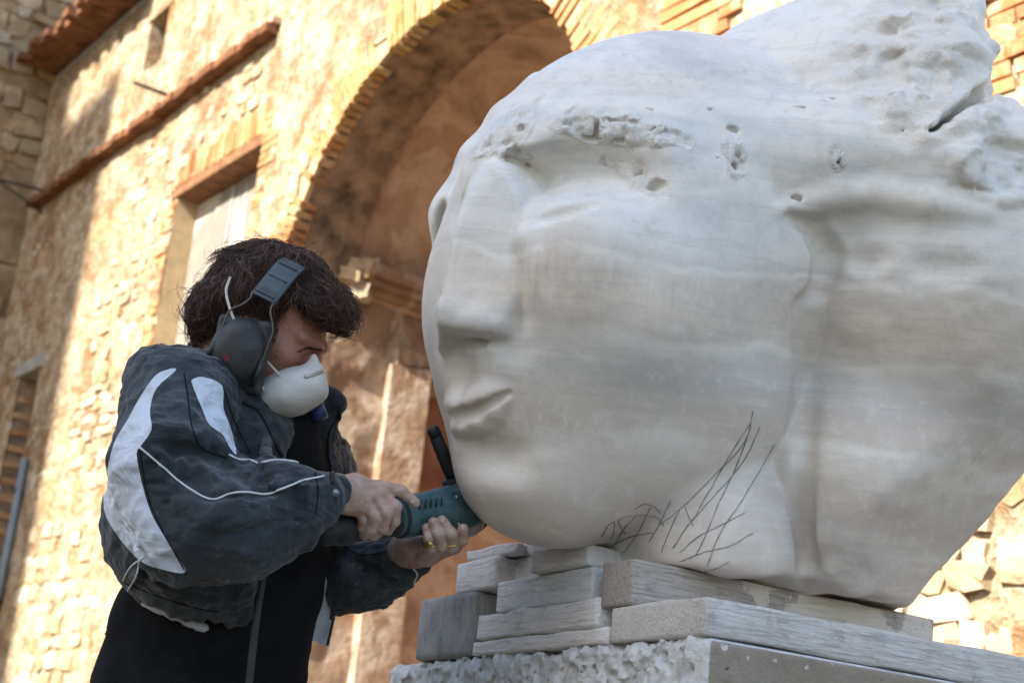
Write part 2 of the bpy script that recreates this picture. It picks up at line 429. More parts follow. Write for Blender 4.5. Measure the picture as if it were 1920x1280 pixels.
rubble(-1.9, -.45, 1.0, 3.2, .11, .2, .14, .3, .9)
rubble(-5.95, -4.6, 4.7, 6.3, .10, .2, .14, .3, .3)
rubble(-5.95, -5.25, 1.2, 4.6, .12, .2, .16, .3, .45)
rubble(-5.9, -.3, 6.6, 7.8, .08, .16, .1, .24, .13)
rubble(5.0, 7.4, .9, 2.5, .07, .16, .09, .24, .97, .16, proud=(.0,.05))
rubble(4.1, 5.0, .9, 2.5, .13, .2, .2, .34, .9)
rubble(5.6, 7.4, 2.5, 4.6, .12, .22, .16, .34, .5)
# ---- the wing that meets the facade at the inner corner, built of the same rubble, running towards the court
CS = -6.05
def WW(a, z, o=0.): return WO + WU*(CS+o) + np.array([0,0,z]) - WN*a      # a = metres out from the corner
rub_n = len(rub)
rubble(.05, 4.2, .3, 9.6, .13, .26, .16, .42, .8, .12, WW, (.0,.05))
def basis(fr): return (WU, WN) if fr is W else (-WN, -WU)
def place_stone(it, parent, k):
    fr, cs, cz, w, h, pr, rt = it; ex, ey = basis(fr); ez = np.array([0,0,1.])
    ax = ex*math.cos(rt)+ez*math.sin(rt); az = -ex*math.sin(rt)+ez*math.cos(rt)
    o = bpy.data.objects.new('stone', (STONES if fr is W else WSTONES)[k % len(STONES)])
    M = Matrix([[ax[i]*w, ey[i]*.16, az[i]*h, (fr(cs,cz,pr-.079)-np.array(parent['_o']))[i]] for i in range(3)]+[[0,0,0,1]])
    o.parent = parent; o.matrix_local = M; COL.objects.link(o); return o
def baked_stones(items, name, parent):
    V = []; Fs = []; k0 = 0
    for k, it in enumerate(items):
        fr, cs, cz, w, h, pr, rt = it; ex, ey = basis(fr); ez = np.array([0,0,1.]); me = STONES[k % len(STONES)]
        ax = ex*math.cos(rt)+ez*math.sin(rt); az = -ex*math.sin(rt)+ez*math.cos(rt); c = fr(cs,cz,pr-.079)
        for q in me.vertices: V.append(c + ax*w*q.co.x + ey*.16*q.co.y + az*h*q.co.z)
        Fs += [tuple(i+k0 for i in p.vertices) for p in me.polygons]; k0 += len(me.vertices)
    if V: o = mk(name, np.array(V), Fs, M_stone if items[0][0] is W else M_stone_shaded, parent, False); o['kind'] = 'stuff'
def seen(it):
    c = it[0](it[1], it[2]); x, y = projv(c[None])[0]
    if not (-15 < x < 1935 and -15 < y < 1295): return 0
    if any(polysd(np.array([[x,y]]), h)[0] > 4 for h in HIDE): return 0
    return it[3]*it[4]/((c-C)@VF)**2
fs = sorted(rub[:rub_n], key=seen, reverse=True)
for k, it in enumerate(fs[:300]):
    if seen(it) > 0: place_stone(it, wall, k)
baked_stones([it for k, it in enumerate(fs) if k >= 300 or seen(it) == 0], 'small_stones', wall)
# ---- string course with broken tiles on it
b = MB(); n = 40
for i in range(n):
    a0, a1 = -5.72+i*(5.32/n), -5.72+(i+1)*(5.32/n)
    wbox(b, a0, a1-.004, 6.40+random.uniform(-.006,.006), 6.47+random.uniform(-.008,.008), -.02, .14+random.uniform(-.015,.012))
sc = b.obj('string_course', M_ledge, fac, False)
for i in range(34):
    a = -5.6+i*.155+random.uniform(-.03,.03)
    if random.random() < .8:
        b = MB(); wbox(b, a, a+random.uniform(.06,.13), 6.472, 6.472+random.uniform(.02,.05), -.01, random.uniform(.06,.13), .008); b.obj('tile', M_tile, sc, False)
# ---- window, boarded up
wn_ = MB(); s0,s1,z0,z1 = OPEN[0]
for q in ((s0-.002,s0+.0,z0,z1),):
    pass
wbox(wn_, s0-.06, s0, z0, z1, -.40, .0); wbox(wn_, s1, s1+.06, z0, z1, -.40, .0); wbox(wn_, s0-.06, s1+.06, z0-.12, z0, -.40, .05)
win = wn_.obj('window', M_mortar, fac, False)
b = MB(); wbox(b, s0-.16, s1+.05, z1, z1+.09, -.40, .015, .006); b.obj('lintel', M_lintel, win, False)
x = s0+.01
for k, wd in enumerate((.40,.33,.42,.37)):
    b = MB(); wbox(b, x, min(x+wd, s1-.01)-.012, z0+.02, z1-.01-.02*(k % 2), -.21+.012*(k % 2), -.185+.012*(k % 2), .004); b.obj('board', M_board, win, False); x += wd
def brick_obj(parent, s0, s1, z0, z1, o0, o1, name='brick', mat=None):
    b = MB(); wbox(b, s0, s1, z0, z1, o0, o1, .007); return b.obj(name, mat or M_brick, parent, False)
a = s0-.05
while a < s1+.02:                                   # soldier course over the lintel
    w = random.uniform(.055,.075); brick_obj(win, a, a+w-.016, z1+.095, z1+.095+random.uniform(.22,.27), -.08, .018); a += w
z = z0
while z < z1+.25:                                   # jamb bricks, right and left
    h = .066; w = random.choice((.14,.26)); brick_obj(win, s1+.005, s1+w, z, z+h-.016, -.08, random.uniform(.012,.03))
    if z < z1 and random.random() < .55: w = random.choice((.12,.22)); brick_obj(win, s0-w, s0-.005, z, z+h-.016, -.08, random.uniform(.012,.03))
    z += h
# ---- brick arch
b = MB(); N = 72; RO = AR+.40
ring = []
for i in range(N+1):
    a_ = math.pi*(1-i/N); c_, s_ = math.cos(a_), math.sin(a_); ring.append((c_, s_))
V = []; Fs = []
for c_, s_ in ring:
    for r_, o_ in ((AR+.004, -.03), (AR+.004, .008), (RO+.03, .008), (RO+.03, -.1)): V.append(W(AC[0]+r_*c_, AC[1]+r_*s_, o_))
for i in range(N):
    for j in range(3): Fs.append((i*4+j, (i+1)*4+j, (i+1)*4+j+1, i*4+j+1))
arch = mk('brick_arch', np.array(V), Fs, M_mortar, fac, False)
na = 84
for i in range(na):
    a0 = math.pi*(1-(i+.5)/na); th = math.pi*AR/na
    L = random.uniform(.20,.42); r0 = AR-.010+random.uniform(-.014,.012); a0 += random.uniform(-.004,.004)
    b = MB(); t0 = (th*random.uniform(.30,.41))/AR; c8 = []
    for zz_ in (0, 1):
        for (r_, da) in ((r0,-t0),(r0,t0),(r0+L,t0*1.02),(r0+L,-t0*1.02)):
            c8.append(W(AC[0]+r_*math.cos(a0+da), AC[1]+r_*math.sin(a0+da), (-.10, .028+random.uniform(-.01,.006))[zz_]))
    if random.random() > .08: b.hexa(c8); b.obj('brick', M_lbrick, arch, False)
z = 1.0
while z < AC[1]-.02:                                # brick edge of the pier below the springing
    w = random.choice((.20,.33,.40)); brick_obj(arch, SL-w, SL+.004, z, z+.05, -.2, random.uniform(.02,.035)); z += .066
# ---- vault and jambs
def profile(m):
    pr = [(SL-m, 0.0+.3*k) for k in range(int(AC[1]/.3)+1)]
    pr += [(AC[0]-(AR+m)*math.cos(t), AC[1]+(AR+m)*math.sin(t)) for t in np.linspace(0.0, math.pi, 44)]
    pr += [(SR+m, AC[1]-.3*k) for k in range(1, int(AC[1]/.3)+2)]; return pr
def barrel(name, m, n0, n1, step, mat, amp):
    pr = profile(m); ns = np.arange(n0, n1+1e-6, step); V = []
    for q in ns:
        for s, z in pr: V.append((s, z, q))
    V = np.array(V, F32); d = amp*fbm(V, 2.6, 4, 9); cs = np.array([AC[0], AC[1], 0], F32)
    dirs = V-cs; dirs[:,2] = 0; dirs[:,1] = np.where(V[:,1] < AC[1], 0, dirs[:,1]); dirs /= np.linalg.norm(dirs, axis=1, keepdims=True)
    V = V + dirs*d[:,None]; Wv = np.array([W(s, max(z,0), -q) for s, z, q in V])
    return mk(name, Wv, grid(None, len(ns), len(pr))[1], mat, fac)
barrel('arch_soffit', .012, .0, .52, .065, M_masonry, .02)
va = barrel('vault', .07, .50, 4.0, .12, M_vault, .03)
pr = profile(.08); mk('vault_back_wall', np.array([W(s, max(z,0), -4.0) for s, z in pr]), [tuple(range(len(pr)))], M_vault, fac, False)
def jbox(mb, n0, n1, z0, z1, d0, d1, j=0.): return wbox(mb, SL-.07+d0, SL-.07+d1, z0, z1, -n1, -n0, j)
# rough rubble and plaster of the sunlit left jamb, built out over the vault wall
na_, nz_ = 46, 90; V = []
for i in range(na_):
    for j in range(nz_): V.append((.30+i*(.98/(na_-1)), 4.62*j/(nz_-1), 0))
V = np.array(V, F32); d = .08+.035*fbm(V, 3.2, 4, 44)+.02*np.clip(fbm(V, 1.6, 3, 12)*5, -1, 1); d[V[:,1] > 4.55] *= .4
jb = mk('left_jamb', np.array([W(SL-.07+q, z, -n_) for (n_, z, _), q in zip(V, d)]), grid(None, na_, nz_)[1], M_jamb, fac)
b = MB(); jbox(b, .95, 1.27, 0, 3.92, .0, .17, .02); jbox(b, .99, 1.23, 3.92, 4.02, .0, .15, .02); b.obj('pilaster', M_jamb, fac, False)
b = MB()
for (z0_, z1_, dd) in ((4.36,4.42,.14),(4.42,4.48,.20),(4.48,4.55,.27)): jbox(b, .52, 3.4, z0_, z1_, .0, dd, .008)
b.obj('cornice', M_jamb, fac, False)
for (n_, z_, r_) in ((.58,4.50,.09),(.60,4.34,.075),(.66,4.55,.07),(.50,4.44,.07),(.56,4.40,.06)):
    me = STONES[int(n_*100) % 14]; o = bpy.data.objects.new('capital_stone', me); o.parent = fac
    o.matrix_local = Matrix.Translation((W(SL+.10, z_, -n_)-np.array(fac['_o'])).tolist()) @ Matrix.Diagonal((r_*2, r_*2, r_*1.5, 1)); COL.objects.link(o)
b = MB(); jbox(b, 1.28, 2.3, 2.95, 3.76, .0, .045); rd = b.obj('red_door', M_red, fac, False)
b = MB(); jbox(b, 1.27, 2.36, 3.76, 3.90, .0, .13, .01); b.obj('door_head', M_jamb, fac, False)
# ---- brick quoins of the right-hand pier and a stretch of brick at the far right
z = 3.9
while z < 6.2:
    w = random.choice((.30,.42,.5)); brick_obj(fac, 4.24, 4.24+w, z, z+.055, -.1, random.uniform(.03,.05)); 
    if w < .45: brick_obj(fac, 4.24+w+.015, 4.82, z, z+.055, -.1, random.uniform(.03,.045))
    z += .072
z = 2.6
while z < 4.7:
    a = 6.05+random.uniform(0,.1)
    while a < 7.0:
        w = random.choice((.13,.26)); brick_obj(fac, a, a+w-.015, z, z+.055, -.1, random.uniform(.015,.04)); a += w
    z += .072
# ---- side door at the far left, drain pipe, slit window, irons
s0,s1,z0,z1 = OPEN[1]
b = MB(); wbox(b, s0-.05, s0, z0, z1, -.35, .0); wbox(b, s1, s1+.05, z0, z1, -.35, .0); wbox(b, s0, s1, z0, z1, -.36, -.33); sd = b.obj('side_doorway', M_masonry, fac, False)
b = MB(); wbox(b, s0-.12, s1+.10, z1, z1+.14, -.3, .04, .008); b.obj('lintel', M_cement, sd, False)
b = MB(); wbox(b, s1-.10, s1, z0, z1, -.20, -.05); b.obj('door_frame', M_green, sd, False)
for k in range(9):
    brick_obj(sd, s0-.14, s0+.015, z1-.24-k*.16, z1-.18-k*.16, -.2, .012)
b = MB(); pp = [W(-4.40, 3.6, .07), W(-4.42, 2.4, .07), W(-4.46, 1.0, .07), W(-4.46, 0, .07)]; b.tube(pp, .035, 12); pi = b.obj('drain_pipe', M_pipe, fac)
for z in (1.2, 2.3, 3.3):
    b = MB(); b.tube([W(-4.42, z-.02, .07), W(-4.42, z+.02, .07)], .043, 12); b.obj('pipe_clip', M_iron, pi)
s0,s1,z0,z1 = OPEN[2]
b = MB(); wbox(b, s0-.04, s0, z0, z1, -.3, .02); wbox(b, s1, s1+.04, z0, z1, -.3, .02); wbox(b, s0, s1, z0, z1, -.31, -.28); wbox(b, s0-.1, s1+.1, z1, z1+.07, -.3, .05, .01); wbox(b, s0-.04, s1+.04, z0-.05, z0, -.3, .02)
b.obj('slit_window', M_wall, fac, False)
b = MB(); b.tube([W(-2.55,6.62,-.05), W(-2.62,6.66,.32)], .018, 8); b.obj('iron_spike', M_iron, fac)
b = MB(); b.tube([W(-5.5,6.55,.0), W(-5.75,6.60,.55)], .016, 8); b.tube([W(-5.5,6.3,.0), W(-5.72,6.59,.48)], .012, 8); b.obj('iron_bracket', M_iron, fac)
# little weed at the foot of the wall
M_weed = plain('yellow_green_weed', (.20,.20,.03), .8, .2, .3, 8)
b = MB(); c = P(235, 1245, 12.1)
for k in range(60):
    a = random.uniform(0, 6.28); l = random.uniform(.04,.13); p = c+np.array([random.gauss(0,.08), random.gauss(0,.05), random.gauss(0,.05)]); q = p+np.array([math.cos(a)*.6, math.sin(a)*.6, .8])*l
    w = np.cross(q-p, VF); w = w/np.linalg.norm(w)*.012; m = (p+q)/2; b.add([p, m+w, q, m-w], [(0,1,2,3)])
wd = b.obj('weed', M_weed); tag(wd, 'small yellowish weed growing out of the sunlit wall foot', 'weed')
# ------------------------------------------------------------------ wing wall and eaves
wing = root('ruined_wing', WW(0,0)); tag(wing, 'shaded rubble wing of the ruin at the upper left edge', 'building')
av = [a_ for a_ in np.arange(0, 7.01, .25)]; zv = [q for q in np.arange(0, 9.76, .25)]
G = np.array([[a_, q, 0] for a_ in av for q in zv], F32); off = .06*fbm(G, 1.1, 4, 61)
M_wingw = plain('brown_rubble_plaster', (.20,.135,.08), .95, .1, .4, 3, bump=.8, c2=(.36,.26,.16))  # brown plaster, its tone lowered further to deepen the wing's shade
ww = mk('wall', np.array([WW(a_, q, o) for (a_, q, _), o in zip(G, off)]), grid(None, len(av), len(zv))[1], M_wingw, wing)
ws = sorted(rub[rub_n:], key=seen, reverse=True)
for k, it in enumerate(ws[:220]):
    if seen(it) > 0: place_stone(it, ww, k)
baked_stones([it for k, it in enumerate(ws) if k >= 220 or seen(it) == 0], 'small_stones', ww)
b = MB()
for k in range(18): wbox(b, -6.0+k*.15, -5.86+k*.15, 8.02+random.uniform(-.02,.02), 8.10, -.3, .45+random.uniform(-.08,.05))
ev = b.obj('eaves', M_ledge, wing, False)
# ------------------------------------------------------------------ unseen blocks behind the photographer, added to shade the workplace and left facade
M_house = plain('pale_render', (.52,.45,.35), .9, .2, .12, .6)
M_glassd = plain('dark_window_glass', (.03,.035,.04), .2, .5, .2, 2)
SA = -SUN_H; SW = np.array([SA[1], -SA[0]])                    # a runs with the sunlight, w across it
def house(name, w0, w1, a0, a1, h, label, cat, rows, cols):
    q = lambda w, a, z: np.array([*(SW*w+SA*a), z])
    def box(b, w0, w1, a0, a1, z0, z1): return b.hexa([q(w0,a0,z0),q(w1,a0,z0),q(w1,a1,z0),q(w0,a1,z0),q(w0,a0,z1),q(w1,a0,z1),q(w1,a1,z1),q(w0,a1,z1)])
    r = root(name, q((w0+w1)/2, (a0+a1)/2, 0)); tag(r, label, cat)
    box(MB(), w0, w1, a0, a1, 0, h).obj('wall', M_house, r, False)
    box(MB(), w0-.02, w1+.02, a0-.3, a1+.02, h, h+.2).obj('roof', M_tile, r, False)
    for i in range(rows):
        for j in range(cols):
            cw = w0+(j+.5)*(w1-w0)/cols; cz = 2.4+i*3.2
            box(MB(), cw-.45, cw+.45, a1-.05, a1+.03, cz-.7, cz+.7).obj('window', M_glassd, r, False)
    return r
house('shade_house', -5.0, 7.5, -19, -15, 16.6, 'tall pale house out of view, added to shade the workplace', 'building', 4, 4)
house('shade_tower', -14.37, -13.03, -19, -15, 23.8, 'narrow tower out of view, shaped to shade the left of the facade', 'tower', 6, 1)
house('keep', -21.87, -14.39, -19, -15, 27.1, 'massive tower out of view, added to shade the ruined wing', 'tower', 7, 3)  # unseen block, made tall enough to shade the upper wing
# ------------------------------------------------------------------ the carved stone head
HS=.9
HM=Rz(-math.radians(50))@Rx(math.radians(8))@Ry(math.radians(9))@np.array([[1,0,0],[0,-1,0],[0,0,1.]])
HC=np.array([.215,2.66,1.68])
def hl(p): return (p-HC.astype(np.float32))@HM.astype(np.float32)/np.float32(HS)
def hw(q): return np.asarray(q)@HM.T*HS+HC
def lp(x,y,l,df=0,du=0):
    a=(C-HC)@HM/HS;b=ray(x,y)@HM/HS;q=a+b*((l-a[0])/b[0]);return (q[0],q[1]+df,q[2]+du)
def hit(f,x,y,inn=0.,t=2.0):
    """first point of the solid f (world units) along the ray through a pixel, moved inwards"""
    r=ray(x,y).astype(np.float32)
    for _ in range(80):
        p=(C+r*t).astype(np.float32)[None];d=float(f(p)[0]);t+=d*.8
        if abs(d)<2e-4 or t>3.6: break
    p=C+r*t
    if inn:
        e=2e-3;q=np.array([p+np.eye(3)[i]*e for i in range(3)]+[p],np.float32);v=f(q);g=v[:3]-v[3];p=p-g/np.linalg.norm(g)*inn
    return np.asarray(p,np.float32)
def facebase(q):
    m=q.copy();m[:,0]=np.abs(m[:,0])
    d=ell(q,(.02,-.09,.11),(.395,.495,.42))
    d=smin(d,ell(q,(0,.10,-.10),(.31,.325,.37)),.12)
    d=smin(d,cap(m,(.22,.0,-.22),(.03,.18,-.36),.12,.10),.12)
    ch=lp(905,925,0);d=smin(d,ell(q,(0,ch[1]-.12,ch[2]+.045),(.12,.115,.09)),.10)
    d=smin(d,ell(m,(.19,.19,-.04),(.13,.13,.16)),.10)
    return d
FB=lambda p:facebase(hl(p))*np.float32(HS)
_H={}
def H(x,y,inn=0.):
    k=(x,y,inn)
    if k not in _H: _H[k]=hit(FB,x,y,inn)
    return _H[k]
HMf=HM.astype(np.float32)
def plane(a,b,c,inside):
    a,b,c=(np.asarray(x,float) for x in (a,b,c));n=np.cross(b-a,c-a);n/=np.linalg.norm(n)
    if (np.asarray(inside)-a)@n>0:n=-n
    return a.astype(np.float32),n.astype(np.float32)
def half_pl(p,pl):return (p-pl[0])@pl[1]
NT_,NB_,NN_=hw(lp(822,608,0,.006)),hw(lp(857,385,0,-.004)),hw(lp(868,652,0,-.02))
NI=hw(lp(880,520,0,-.12))
NOSE=[plane(NB_,NT_,H(945,600,-.016),NI),plane(NB_,NT_,hw(lp(800,600,-.10,-.04)),NI),plane(NT_,NN_,H(940,622,-.012),NI),plane(NB_,hw(lp(880,330,.03,-.03)),hw(lp(835,345,-.05,-.03)),NI)]
NCEN=hw(lp(858,500,0,-.08))
def face(p):
    d=FB(p)
    # near brow swelling and eye socket
    d=smin(d,chain(p,[H(905,290,.06),H(1060,245,.06),H(1210,275,.06)],[.055,.062,.055],.02),.07)
    s=ell(p,H(985,370,.004),(.155,.085,.084),HMf)
    s=smin(s,ell(p,H(905,398,-.008),(.055,.09,.080),HMf),.03)
    d=smax(d,-s,.006)
    d=smax(d,-ell(p,H(1150,330,-.05),(.14,.085,.06),HMf),.04)
    d=smin(d,ell(p,H(1055,425,.088),(.12,.10,.085),HMf),.05)
    d=smin(d,ell(p,H(1010,500,.092),(.14,.10,.11),HMf),.05)
    d=smax(d,-chain(p,[H(1025,412,-.021),H(1075,401,-.0195),H(1130,384,-.021)],[.012,.0125,.009]),.006)
    # nose: a straight wedge of four planes with softened edges
    n=smax(smax(half_pl(p,NOSE[0]),half_pl(p,NOSE[1]),.010),half_pl(p,NOSE[2]),.011)
    n=smax(n,half_pl(p,NOSE[3]),.02)
    n=smax(n,ell(p,NCEN,(.105,.20,.19),HMf),.01)
    n=smin(n,ell(p,hw(lp(829,588,0,-.034,.008)),(.027,.036,.024),HMf),.015)
    n=smin(n,ell(p,H(908,606,.014),(.034,.05,.022),HMf),.025)
    d=smax(d,-chain(p,[H(925,430,-.030),H(945,510,-.036),H(955,600,-.034),H(965,640,-.034)],[.026,.045,.046,.038],.01),.03)
    d=smin(d,n,.007)
    d=smax(d,-cap(p,hw(lp(856,642,0,-.016)),hw(lp(880,636,.04,-.024)),.010,.013),.006)
    # far temple and far socket
    d=smin(d,chain(p,[hpt(1010,165,2.93),hpt(950,230,2.93),hpt(906,305,2.93),hpt(864,405,2.92),hpt(868,470,2.92)],[.026,.030,.042,.052,.048],.03),.06)
    d=smax(d,-ell(p,hpt(825,420,2.84),(.014,.09,.055)),.008)
    # lips
    up=chain(p,[H(846,760,.006),H(866,753,.003),H(890,748,.003),H(915,743,.006),H(938,739,.010),H(958,734,.014)],[.016,.023,.024,.021,.015,.006],.012)
    lo=chain(p,[H(856,803,.006),H(878,803,.002),H(902,793,.003),H(926,772,.007),H(945,750,.011),H(958,737,.014)],[.018,.025,.025,.019,.012,.005],.012)
    d=smin(d,up,.016);d=smin(d,lo,.014)
    d=smax(d,-chain(p,[H(834,785,-.020),H(866,778,-.022),H(904,763,-.017),H(935,747,-.009),H(956,736,-.002)],[.009,.010,.010,.008,.004],.004),.006)
    d=smax(d,-ell(p,H(920,845,-.035),(.09,.06,.028),HMf),.05)
    d=smax(d,-ell(p,H(862,690,-.026),(.035,.035,.04),HMf),.03)
    return d
Zb=P(1690,1132,2.69)[2]
NA,NB=P(980,1030,2.85),P(1310,1092,2.50)
NU=np.cross(NB-NA,[0.5,1,0]);NU=NU/np.linalg.norm(NU);NU=NU if NU[2]<0 else -NU
def along(a,b):
    """axes (length, view depth, across) of a slab running from pixel a to pixel b"""
    x=P(*b,2.6)-P(*a,2.6);x/=np.linalg.norm(x);y=VF-x*(VF@x);y/=np.linalg.norm(y);return np.stack([x,y,np.cross(x,y)],1)
def half(p,x,y,d,nrm): return (p-P(x,y,d).astype(np.float32))@np.asarray(nrm,np.float32)
def body0(p):
    f=face(p)
    nk=cap(p,hpt(1235,780,2.92),hpt(1250,1120,2.95),.27,.25)
    nk=smin(nk,ell(p,hpt(1330,1030,2.77),(.17,.26,.2)),.05)
    nk=smax(nk,half(p,980,1030,2.85,NU)+.030*fbm(p,14,3,5),.005)
    d=smin(f,nk,.03)
    hm=ell(p,hpt(1735,520,2.93),(.40,.45,.44))
    hm=smin(hm,ell(p,hpt(1600,915,2.85),(.27,.335,.28)),.08)
    hm=smin(hm,ell(p,hpt(1660,340,2.92),(.33,.38,.33)),.06)
    hm=smin(hm,cap(p,hpt(1455,188,2.86),hpt(1760,95,2.84),.150,.170),.05)
    # folded band of hair over the ear, hollow beneath it
    hm=smin(hm,chain(p,[hpt(1400,250,2.66),hpt(1560,300,2.62),hpt(1740,320,2.60),hpt(1980,310,2.62)],[.07,.10,.11,.10],.03),.04)
    hm=smax(hm,-ell(p,hpt(1612,458,2.462),(.085,.10,.050)),.008)
    hm=smax(hm,-ell(p,hpt(1760,470,2.405),(.12,.10,.045)),.02)
    # big chisel planes of the lower mass
    n1=np.array([.55,-.55,-.62]);n1/=np.linalg.norm(n1);hm=smax(hm,half(p,1720,900,2.53,n1),.02)
    n3=VR*.76-VU*.65;hm=smax(hm,half(p,1893,985,2.6,n3)+.012*fbm(p,9,3,33),.02)
    # broken right end of the top block
    r=np.maximum(-half(p,1882,80,2.6,VR),-half(p,1870,170,2.6,VU*.8+VR*.6))
    hm=smax(hm,-r,.015)
    A=along((1743,243),(1860,165))
    hm=smin(hm,ell(p,hpt(1850,290,2.66),(.055,.12,.09)),.03)
    z=p[:,2]
    nr=np.abs(hm)<.05
    if nr.any():
        q=p[nr]
        rough=lambda x,y,d,s:np.clip(1.25-np.sqrt((((q-P(x,y,d).astype(np.float32))/np.float32(s))**2).sum(1)),0,.4)*2.5
        m=np.maximum(rough(1770,90,2.55,[.14,.35,.16]),rough(1860,330,2.52,[.09,.3,.05]))
        m=np.maximum(m,.4*rough(1500,1080,2.6,[.1,.2,.04]))
        hm[nr]+=.006*fbm(q,7,2,11)+.0015*vnoise(q,28,3)+m*(.034*fbm(q,12,2,7)+.022*np.abs(vnoise(q,18,2))-.010*np.abs(vnoise(q,36,5))+.004*np.abs(vnoise(q,80,6))-.004)
    k=.010+.10*np.exp(-((z-hpt(1450,300,2.6)[2])/.12)**2)
    A=along((1743,243),(1860,165));qc=(p-P(1738,248,2.52).astype(np.float32))@A.astype(np.float32);cr=np.maximum(np.maximum(np.abs(qc[:,2]+.010*vnoise(p,28,3)+.004*vnoise(p,70,5))-(.004+.075*np.clip(qc[:,0],0,.2)),np.abs(qc[:,1])-.11),np.abs(qc[:,0]-.11)-.118)
    hm=smax(hm,-cr,.005)
    d=smin(d,hm,k.astype(np.float32))
    d=smax(d,(Zb-z)+.012*vnoise(p,14,2),.01)
    d=smax(d,-ell(p,hpt(1505,1132,2.56),(.085,.14,.045)),.012)
    return d
_G=None
def body(p):
    d=body0(p)
    if _G is None: return d
    d=smin(d,chain(p,_RG,[.004,.014,.020,.020,.018,.010],.006),.022)
    d=smax(d,-chain(p,_G[:5],[.008,.020,.026,.021,.010]),.012)
    d=smax(d,-chain(p,_G[4:],[.008,.011,.015,.015]),.025)
    return d
_G=[hit(body0,x,y,-.002) for x,y in [(1478,408),(1525,428),(1552,480),(1535,540),(1503,572),(1506,700),(1509,880),(1514,1050)]]
_RG=[hit(body0,x,y,i) for x,y,i in [(1462,396,.004),(1500,388,.006),(1560,372,.008),(1640,362,.008),(1740,380,.008),(1850,398,.008)]]
_B={}
def B(x,y,inn=0.):
    k=(x,y,inn)
    if k not in _B: _B[k]=hit(body,x,y,inn)
    return _B[k]
PITS=[(1375,240,.006,1.6),(1384,292,.006,1.2),(1380,308,.008,.8),(1492,370,.007,1.3),(1225,347,.009,1.8),(1195,327,.006,2.4),(968,286,.007,1.1),(1118,248,.013,.42),(1110,262,.005,2.5),(1085,222,.004,4.5),(1062,230,.004,3),(1172,222,.006,1.2),(1186,228,.005,1.6),(1235,240,.003,5),(1265,246,.003,4),(1160,265,.004,3.5),(945,262,.006,1.6),(915,270,.004,3),(972,240,.005,1.6),(1545,190,.003,4),(1500,200,.0025,5),(1690,248,.005,.5),(1330,206,.003,3),(1345,300,.003,1.2),(1572,302,.007,.5),(1150,222,.003,5),(1225,205,.0025,6),(1560,182,.003,3),(990,310,.004,1.5),(1020,340,.003,1),(1130,228,.004,1)]
def broken(q):
    m=chain(q,[B(885,292),B(925,265),B(975,246),B(985,215)],[.010,.026,.030,.018])
    m=np.minimum(m,chain(q,[B(965,212),B(1015,183)],[.016,.008]))
    m=np.minimum(m,chain(q,[B(1048,232),B(1080,222),B(1140,235),B(1210,250),B(1290,262)],[.014,.026,.032,.028,.012]))
    m=np.minimum(m,chain(q,[B(1140,308),B(1190,325),B(1238,352)],[.006,.016,.015]))
    m=np.minimum(m,chain(q,[B(955,290),B(985,290)],[.014,.010]))
    m=np.minimum(m,chain(q,[B(1376,282),B(1382,315)],[.014,.014]))
    m=np.minimum(m,chain(q,[B(1560,285),B(1578,312)],[.006,.006]))
    return np.clip(.5-(m+.010*vnoise(q,55,31))/.006,0,1)
def sculpt(p):
    d=body(p)
    near=np.abs(d)<.022
    if near.any():
        q=p[near];e=d[near];w=broken(q)
        e=e+w*(.0035+.010*fbm(q,50,3,21)-.005*np.abs(vnoise(q*np.float32([1,1,.5]),75,8)))
        qq=q+.0045*np.stack([vnoise(q,70,9),vnoise(q,70,5),vnoise(q,70,2)],1)
        for x,y,r,s in PITS:
            c=B(x,y,.004);k=np.where(((q-c)**2).sum(1)<.05**2)[0]
            if len(k): e[k]=smax(e[k],-ell(qq[k],c,(r*s,r*1.8,r)),.002)
        e=e+.0010*fbm(q,26,2,4)
        d[near]=e
    return d
